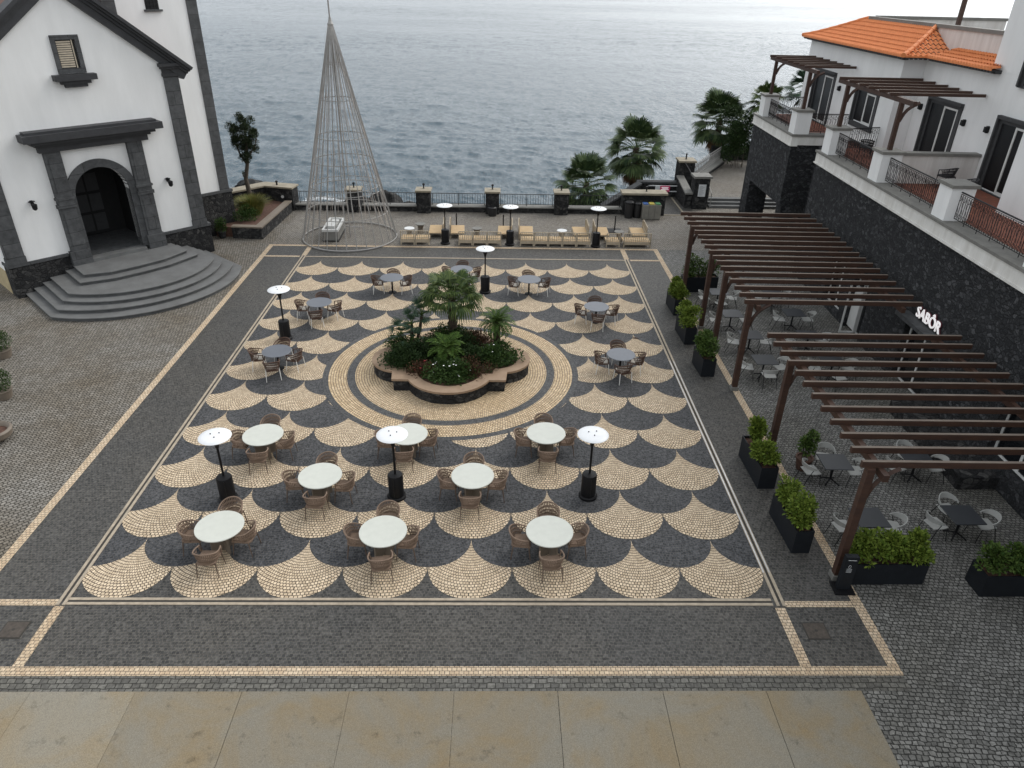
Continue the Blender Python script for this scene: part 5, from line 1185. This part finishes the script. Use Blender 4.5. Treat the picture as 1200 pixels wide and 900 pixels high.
def fan_palm(lb, loc, h, r0, nf, pet, fr, lm, seed, dead=0, lean=(0,0), nseg=17, droop=.5, lo=-35, hi=80, name='fan_palm', grp=None, th=None):
    t = thing(name, lb, 'palm tree', loc, 0, grp); r = random.Random(seed); trunk(t, h, r0, r0*.85, lean, seed=seed)
    q = MB(); top = Vector((lean[0], lean[1], h))
    for i in range(nf):
        f = (i+.5)/nf; el = rad(hi-(hi-lo)*f**.9)+r.uniform(-.12, .12); az = i*2.39996+r.uniform(-.2, .2)
        d = Vector((math.cos(az)*math.cos(el), math.sin(az)*math.cos(el), math.sin(el)))
        fan_leaf(q, top+Vector((0,0,-.25*f)), d, Vector((0,0,1)) if abs(d.z) < .97 else Vector((1,0,0)), pet*r.uniform(.8, 1.15), fr*r.uniform(.85, 1.1), nseg, droop*(.5+f*.9), r)
    q.build('crown', [lm, 'planter_leaf2'], t)
    if dead:
        q = MB()
        for i in range(dead):
            az = i*2.39996; el = rad(r.uniform(-80, -52)); d = Vector((math.cos(az)*math.cos(el), math.sin(az)*math.cos(el), math.sin(el)))
            fan_leaf(q, top+Vector((0,0,-.35-r.random()*min(.9, h*.3))), d, Vector((math.cos(az), math.sin(az), .2)), pet*.55, fr*.75, 11, .25, r, 0, 80, 0)
        q.build('dry_fronds', 'palm_dead', t)
    return t
gp = 'fan palms beyond the sea wall'
fan_palm('sea palm behind the last sea pier, the lower and nearer one', (16.35, 37.0, -2.6), 3.5, .22, 48, 1.2, 1.25, 'palm_sea', 51, 10, grp=gp, droop=.25, lo=-42)
fan_palm('sea palm in the middle, taller one standing against the water behind the landing', (20.1, 40.0, -3.2), 5.9, .24, 62, 1.2, 1.25, 'palm_sea', 52, 20, grp=gp, droop=.25, lo=-48)
fan_palm('sea palm beside the dense bush at the end of the upper path', (28.2, 48.2, -1.5), 4.9, .26, 54, 1.35, 1.45, 'palm_sea', 53, 26, grp=gp, droop=.28, lo=-42)
fan_palm('small fan palm showing behind the far terrace pier', (30.2, 44.0, 0), 5.6, .18, 26, .7, .95, 'palm_green', 54, 4, grp=gp, droop=.3)
fan_palm('fan palm behind the far terrace beside the house corner', (33.8, 46.0, 0), 6.2, .2, 30, .9, 1.05, 'palm_blue', 55, 6, grp=gp, droop=.35)
t = thing('bush', 'large dense dark green bush below the palm at the hotel end', 'bush', (29.4, 44.6, 0))
r_ = random.Random(60); cl = []
for i in range(26): cl.append(((r_.uniform(-1.7,1.6), r_.uniform(-1.2,1.2), r_.uniform(1.5,4.3)), (r_.uniform(.4,.8),)*3))
shrub_parts(t, cl, 9000, .16, .05, 'shrub_dark', 61, 8, 0)
# --- round bed: quatrefoil wall
bd = thing('round_planter', 'quatrefoil stone planter with sandstone rim in the middle of the plaza', 'planter', (BX, BY, 0))
def quatre(off):
    P = []; o = off
    lob = [(-1.45, -1.70, 1.45, -1.70, -90)]
    def front(k):     # one quarter, front lobe then its right-hand corner; rotate by k*90
        ax = 1.0 if k % 2 == 0 else 1.0
        pts = []
        hw, y0, y1 = 1.45, 1.68, 2.62
        if k % 2: hw, y0, y1 = 1.08, 2.10, 2.98
        hw -= o*.6; y0 -= o; y1 -= o
        sg = y1-y0; rr = (hw*hw+sg*sg)/(2*sg); a = math.asin(min(1, hw/rr)) if sg < rr else math.pi-math.asin(hw/rr)
        for i in range(17):
            th = -a+2*a*i/16; pts.append((rr*math.sin(th), -(y1-rr+rr*math.cos(th))))
        cx_, cy_ = (2.05-o, 1.68-o) if k % 2 == 0 else (1.68-o, 2.05-o)
        pts.append((cx_, -cy_)); ca, sa = round(math.cos(k*math.pi/2)), round(math.sin(k*math.pi/2))
        return [(x*ca-y*sa, x*sa+y*ca) for x, y in pts]
    for k in range(4): P += front(k)
    return P
po, pi2 = quatre(0), quatre(.48)
q = MB(); pw = quatre(.05); q.prism(pw, -.05, .43); q.build('wall', 'rubble_low', bd)
n = len(po); q = MB()
q.add([(x,y,.432) for x, y in po]+[(x,y,.51) for x, y in po]+[(x,y,.51) for x, y in pi2]+[(x,y,.432) for x, y in pi2], [f for i in range(n) for f in ((i,(i+1)%n,n+(i+1)%n,n+i),(n+i,n+(i+1)%n,2*n+(i+1)%n,2*n+i),(2*n+i,2*n+(i+1)%n,3*n+(i+1)%n,3*n+i))]); q.build('coping', 'bed_cap', bd)
q = MB(); q.prism(quatre(.485), .435, .47); q.build('soil', 'soil', bd)
fan_palm('tallest palm in the round planter, with a mop of drooping fan fronds', (8.55, 13.2, .46), 1.90, .18, 54, .80, .64, 'palm_green', 71, 0, (-.05, 0), 15, 1.0, 6, 54, grp='palms in the round planter')
def pinnate_palm(lb, loc, h, r0, nf, fl, lm, seed, lo=-25, lw=.018, name='feather_palm', grp=None, cat='palm tree'):
    t = thing(name, lb, cat, loc, 0, grp); r = random.Random(seed); trunk(t, h, r0, r0*.95, seed=seed)
    q = MB()
    for i in range(nf):
        f = (i+.5)/nf; el = rad(78-(78-lo)*f)+r.uniform(-.1, .1); az = i*2.39996+r.uniform(-.15, .15); L_ = fl*r.uniform(.85, 1.1)
        hd = Vector((math.cos(az), math.sin(az), 0)); pts = []; N_ = 12; p = Vector((0,0,h-.06*f)); a = el
        for k in range(N_+1):
            pts.append(p.copy()); a -= rad(5.0+4*f); p = p+(hd*math.cos(a)+Vector((0,0,math.sin(a))))*L_/N_
        q.tube(pts, .014, 4, 1, .004)
        for k in range(2, N_*2+1):
            pp = pts[k//2] if k % 2 == 0 else (pts[k//2].lerp(pts[min(N_, k//2+1)], .5)); dd = (pts[min(N_, k//2+1)]-pts[max(0, k//2-1)]).normalized(); sd = dd.cross(Vector((0,0,1))).normalized(); upv = sd.cross(dd)
            ll = L_*.30*math.sin(math.pi*min(1, (.12+k/(N_*2)*.86)))**.7
            for s in (-1, 1): leaf(q, pp, sd*s+dd*.55+upv*.25+Vector((0,0,r.uniform(-.2,.1))), upv, ll, lw)
    q.build('crown', [lm, 'planter_leaf2'], t); return t
pinnate_palm('small feather palm on the hotel side of the round planter', (10.27, 12.75, .46), 1.05, .14, 30, .78, 'pinnate', 72, -2, .016, grp='palms in the round planter')
pinnate_palm('bright green cycad rosette in the middle of the round planter', (8.42, 11.35, .46), .62, .13, 24, .80, 'cycad', 73, -6, .017, 'cycad', None, 'cycad')
t = thing('fan_palm', 'clumping dark fan palm with several stems on the church side of the round planter', 'palm tree', (7.0, 12.6, .46), 0, 'palms in the round planter')
r = random.Random(74); q = MB(); q2 = MB()
for (dx, dy, h, nf) in ((0,0,1.0,11), (.38,.2,1.3,12), (-.42,-.1,.6,10), (.05,-.38,.5,9)):
    q2.tube([(dx*.3,dy*.3,0), (dx*.8,dy*.8,h*.6), (dx,dy,h)], .07, 7, 0, .055); top = Vector((dx,dy,h))
    for i in range(nf):
        f = (i+.5)/nf; el = rad(75-85*f); az = i*2.4; d = Vector((math.cos(az)*math.cos(el), math.sin(az)*math.cos(el), math.sin(el)))
        fan_leaf(q, top, d, Vector((0,0,1)), .34*r.uniform(.8,1.3), .38*r.uniform(.85,1.15), 13, .12, r, 0, 150, 1, .042)
q.build('crown', ['palm_blue', 'planter_leaf2'], t); q2.build('stems', 'palm_bark', t)
# low planting of the round bed, each plant a thing
def bed_shrub(lb, x, y, sx, sy, h, lm, seed, n, ln=.09, w=.03, flowers=None, nf=0, cat='shrub', name='shrub'):
    t = thing(name, lb, cat, (BX+x, BY+y, .46), 0, 'low shrubs of the round planter'); r = random.Random(seed); cl = []
    sx *= 1.0; sy *= 1.0; h *= .86; n = int(n*1.25)
    for i in range(16): a, k = r.uniform(0, 6.28), r.random()**.5; s = r.uniform(.22, .36); cl.append(((sx*k*math.cos(a)*.8, sy*k*math.sin(a)*.8, h*(1-.45*k*k)*r.uniform(.55, .95)-.05), (s*1.2, s*1.2, s*.85)))
    cl.append(((0,0,h*.30), (sx*.9, sy*.9, h*.45)))
    shrub_parts(t, cl, n, ln, w, lm, seed, 6, 0)
    if flowers:
        q = MB()
        for i in range(nf):
            a, k = r.uniform(0, 6.28), r.random()**.5; c = Vector((sx*k*math.cos(a)*.9, sy*k*math.sin(a)*.9, h*(1.12-.62*k*k)+r.uniform(-.02,.06))); s = r.uniform(.018, .03)
            for j in range(5): b_ = j*1.257; leaf(q, c, Vector((math.cos(b_), math.sin(b_), .35)), Vector((0,0,1)), s*1.5, s*.6)
        q.build('flowers', flowers, t)
bed_shrub('broad dark green shrub at the church side of the round planter', -1.55, -.35, 1.0, .75, .62, 'shrub_dark', 81, 2600)
bed_shrub('dark green shrub with white blossoms at the front of the round planter', -.05, -1.35, .95, .68, .55, 'shrub_mid', 82, 2600, flowers='flower_white', nf=15)
bed_shrub('low russet leaved shrub with red blossoms at the front left of the round planter', -.95, -1.05, .55, .42, .40, 'shrub_red', 83, 1100, .07, .025, 'flower_red', 22)
bed_shrub('fine leaved olive brown shrub at the front right of the round planter', .95, -1.0, .75, .48, .48, 'shrub_red', 84, 1600, .06, .02)
bed_shrub('dark shrub with a few white blossoms at the hotel side of the round planter', 1.75, -.05, .85, .72, .66, 'shrub_mid', 85, 2400, flowers='flower_white', nf=8)
bed_shrub('dense green shrub in the centre of the round planter behind the cycad', .25, .75, 1.0, .7, .85, 'shrub_dark', 86, 2600)
bed_shrub('green shrub at the foot of the tallest palm', -.3, 1.55, .8, .6, .75, 'shrub_mid', 87, 1700)
bed_shrub('russet spiky shrub left of the small feather palm', 1.0, .85, .5, .42, .75, 'shrub_red', 88, 900, .14, .02)
bed_shrub('dark green ground shrub between the cycad and the feather palm', .75, -.25, .7, .6, .62, 'shrub_dark', 89, 1800)
bed_shrub('dark green shrub between the clumping palm and the cycad', -.85, .25, .75, .7, .75, 'shrub_dark', 90, 2000)
bed_shrub('dark green shrub under the clumping palm at the back of the round planter', -1.9, .75, .6, .55, .55, 'shrub_mid', 91, 1300)
def inside(x, y, P):
    c = False; j = len(P)-1
    for i in range(len(P)):
        if (P[i][1] > y) != (P[j][1] > y) and x < (P[j][0]-P[i][0])*(y-P[i][1])/(P[j][1]-P[i][1])+P[i][0]: c = not c
        j = i
    return c
q = MB(); r = random.Random(92); PI_ = quatre(.53); k_ = 0
while k_ < 7000:
    x, y = r.uniform(-2.6, 2.6), r.uniform(-2.2, 2.6)
    if not inside(x, y, PI_): continue
    k_ += 1; a = r.uniform(0, 6.28); leaf(q, Vector((BX+x, BY+y, .46+abs(r.gauss(0, .08)))), Vector((math.cos(a), math.sin(a), r.uniform(.1, .9))), Vector((0,0,1)), r.uniform(.06, .11), .024)
o = q.build('ground_cover', 'shrub_mid'); o['kind'] = 'stuff'; tag(o, 'dense dark green ground cover filling the round planter', 'ground cover')
# --- raised bed by the tower: slim tree and tall grass
t = thing('slim_tree', 'slim tall tree with a small rounded olive crown beside the church tower', 'tree', (-4.95, 31.5, .5), 0)
TP = [(0,0,0), (.10,0,.9), (.02,.02,1.7), (.26,0,2.6), (.34,.02,3.4)]
q = MB(); q.tube(TP, .16, 9, 0, .09); q.tube([(.26,0,2.5), (-.1,0,3.2), (-.25,0,3.9)], .07, 6, 0, .03); q.tube([(.3,0,3.0), (.8,.1,3.5), (1.0,.1,4.1)], .065, 6, 0, .025); q.tube([(.34,.02,3.4), (.45,0,4.1), (.4,0,4.9)], .08, 6, 0, .03); q.tube([(.05,0,1.5), (-.12,0,2.0)], .05, 5, 0, .03); q.build('trunk', 'bark', t)
r = random.Random(95); cl = []
for c, n_, sp in (((.35,0,4.45), 40, (.85,.7,.85)), ((-.05,0,3.75), 10, (.4,.35,.4)), ((.7,.1,3.65), 9, (.35,.35,.4)), ((.28,0,3.0), 8, (.3,.25,.35))):
    for i in range(n_): d = rdir(r); s = r.uniform(.13, .27); cl.append(((c[0]+d.x*sp[0], c[1]+d.y*sp[1], c[2]+d.z*sp[2]), (s, s, s)))
cl.append(((.0,.05,1.95), (.16,.16,.22)))
q = MB(); leaf_cloud(q, cl, 9500, .10, .028, r); q.build('crown', 'olive_leaf', t)
t = thing('ornamental_grass', 'tall yellow green grass mound at the foot of the slim tree', 'grass plant', (-4.35, 30.0, .5), 0)
q = MB(); r = random.Random(96)
for i in range(2600):
    a = r.uniform(0, 6.28); k = r.random()**.6; p = Vector((.55*k*math.cos(a), .8*k*math.sin(a), 0)); o = Vector((math.cos(a), math.sin(a), 0)); L_ = r.uniform(.7, 1.35); w = .012
    s = Vector((-math.sin(a), math.cos(a), 0))*w; bnd = r.uniform(.2, .75)*(.35+k)
    p1 = p+Vector((0,0,L_*.55))+o*L_*bnd*.3; p2 = p+Vector((0,0,L_*(.95-.35*bnd)))+o*L_*bnd*.85
    q.add([p-s, p+s, p1+s, p1-s, p2], [(0,1,2,3),(3,2,4)])
q.build('blades', 'grass_leaf', t)
t = thing('shrub', 'low green shrub in front of the tall grass', 'shrub', (-4.0, 28.6, .55), 0)
shrub_parts(t, [((0,0,.3),(.5,.6,.3)),((-.3,.3,.5),(.4,.5,.3)),((-.5,-.4,.35),(.4,.4,.3))], 900, .13, .03, 'shrub_mid', 97, 5, 0)
t = thing('dropped_leaf', 'small dark scrap lying on a cream fan by the hotel side channel', 'litter', (16.1, 14.55, .001), 0)
q = MB(); q.add([(-.16,0,.012),(.0,-.08,.03),(.18,.0,.012),(.0,.07,.02),(0,0,.05)], [(0,1,4),(1,2,4),(2,3,4),(3,0,4)]); q.build('scrap', 'wood_dark', t)
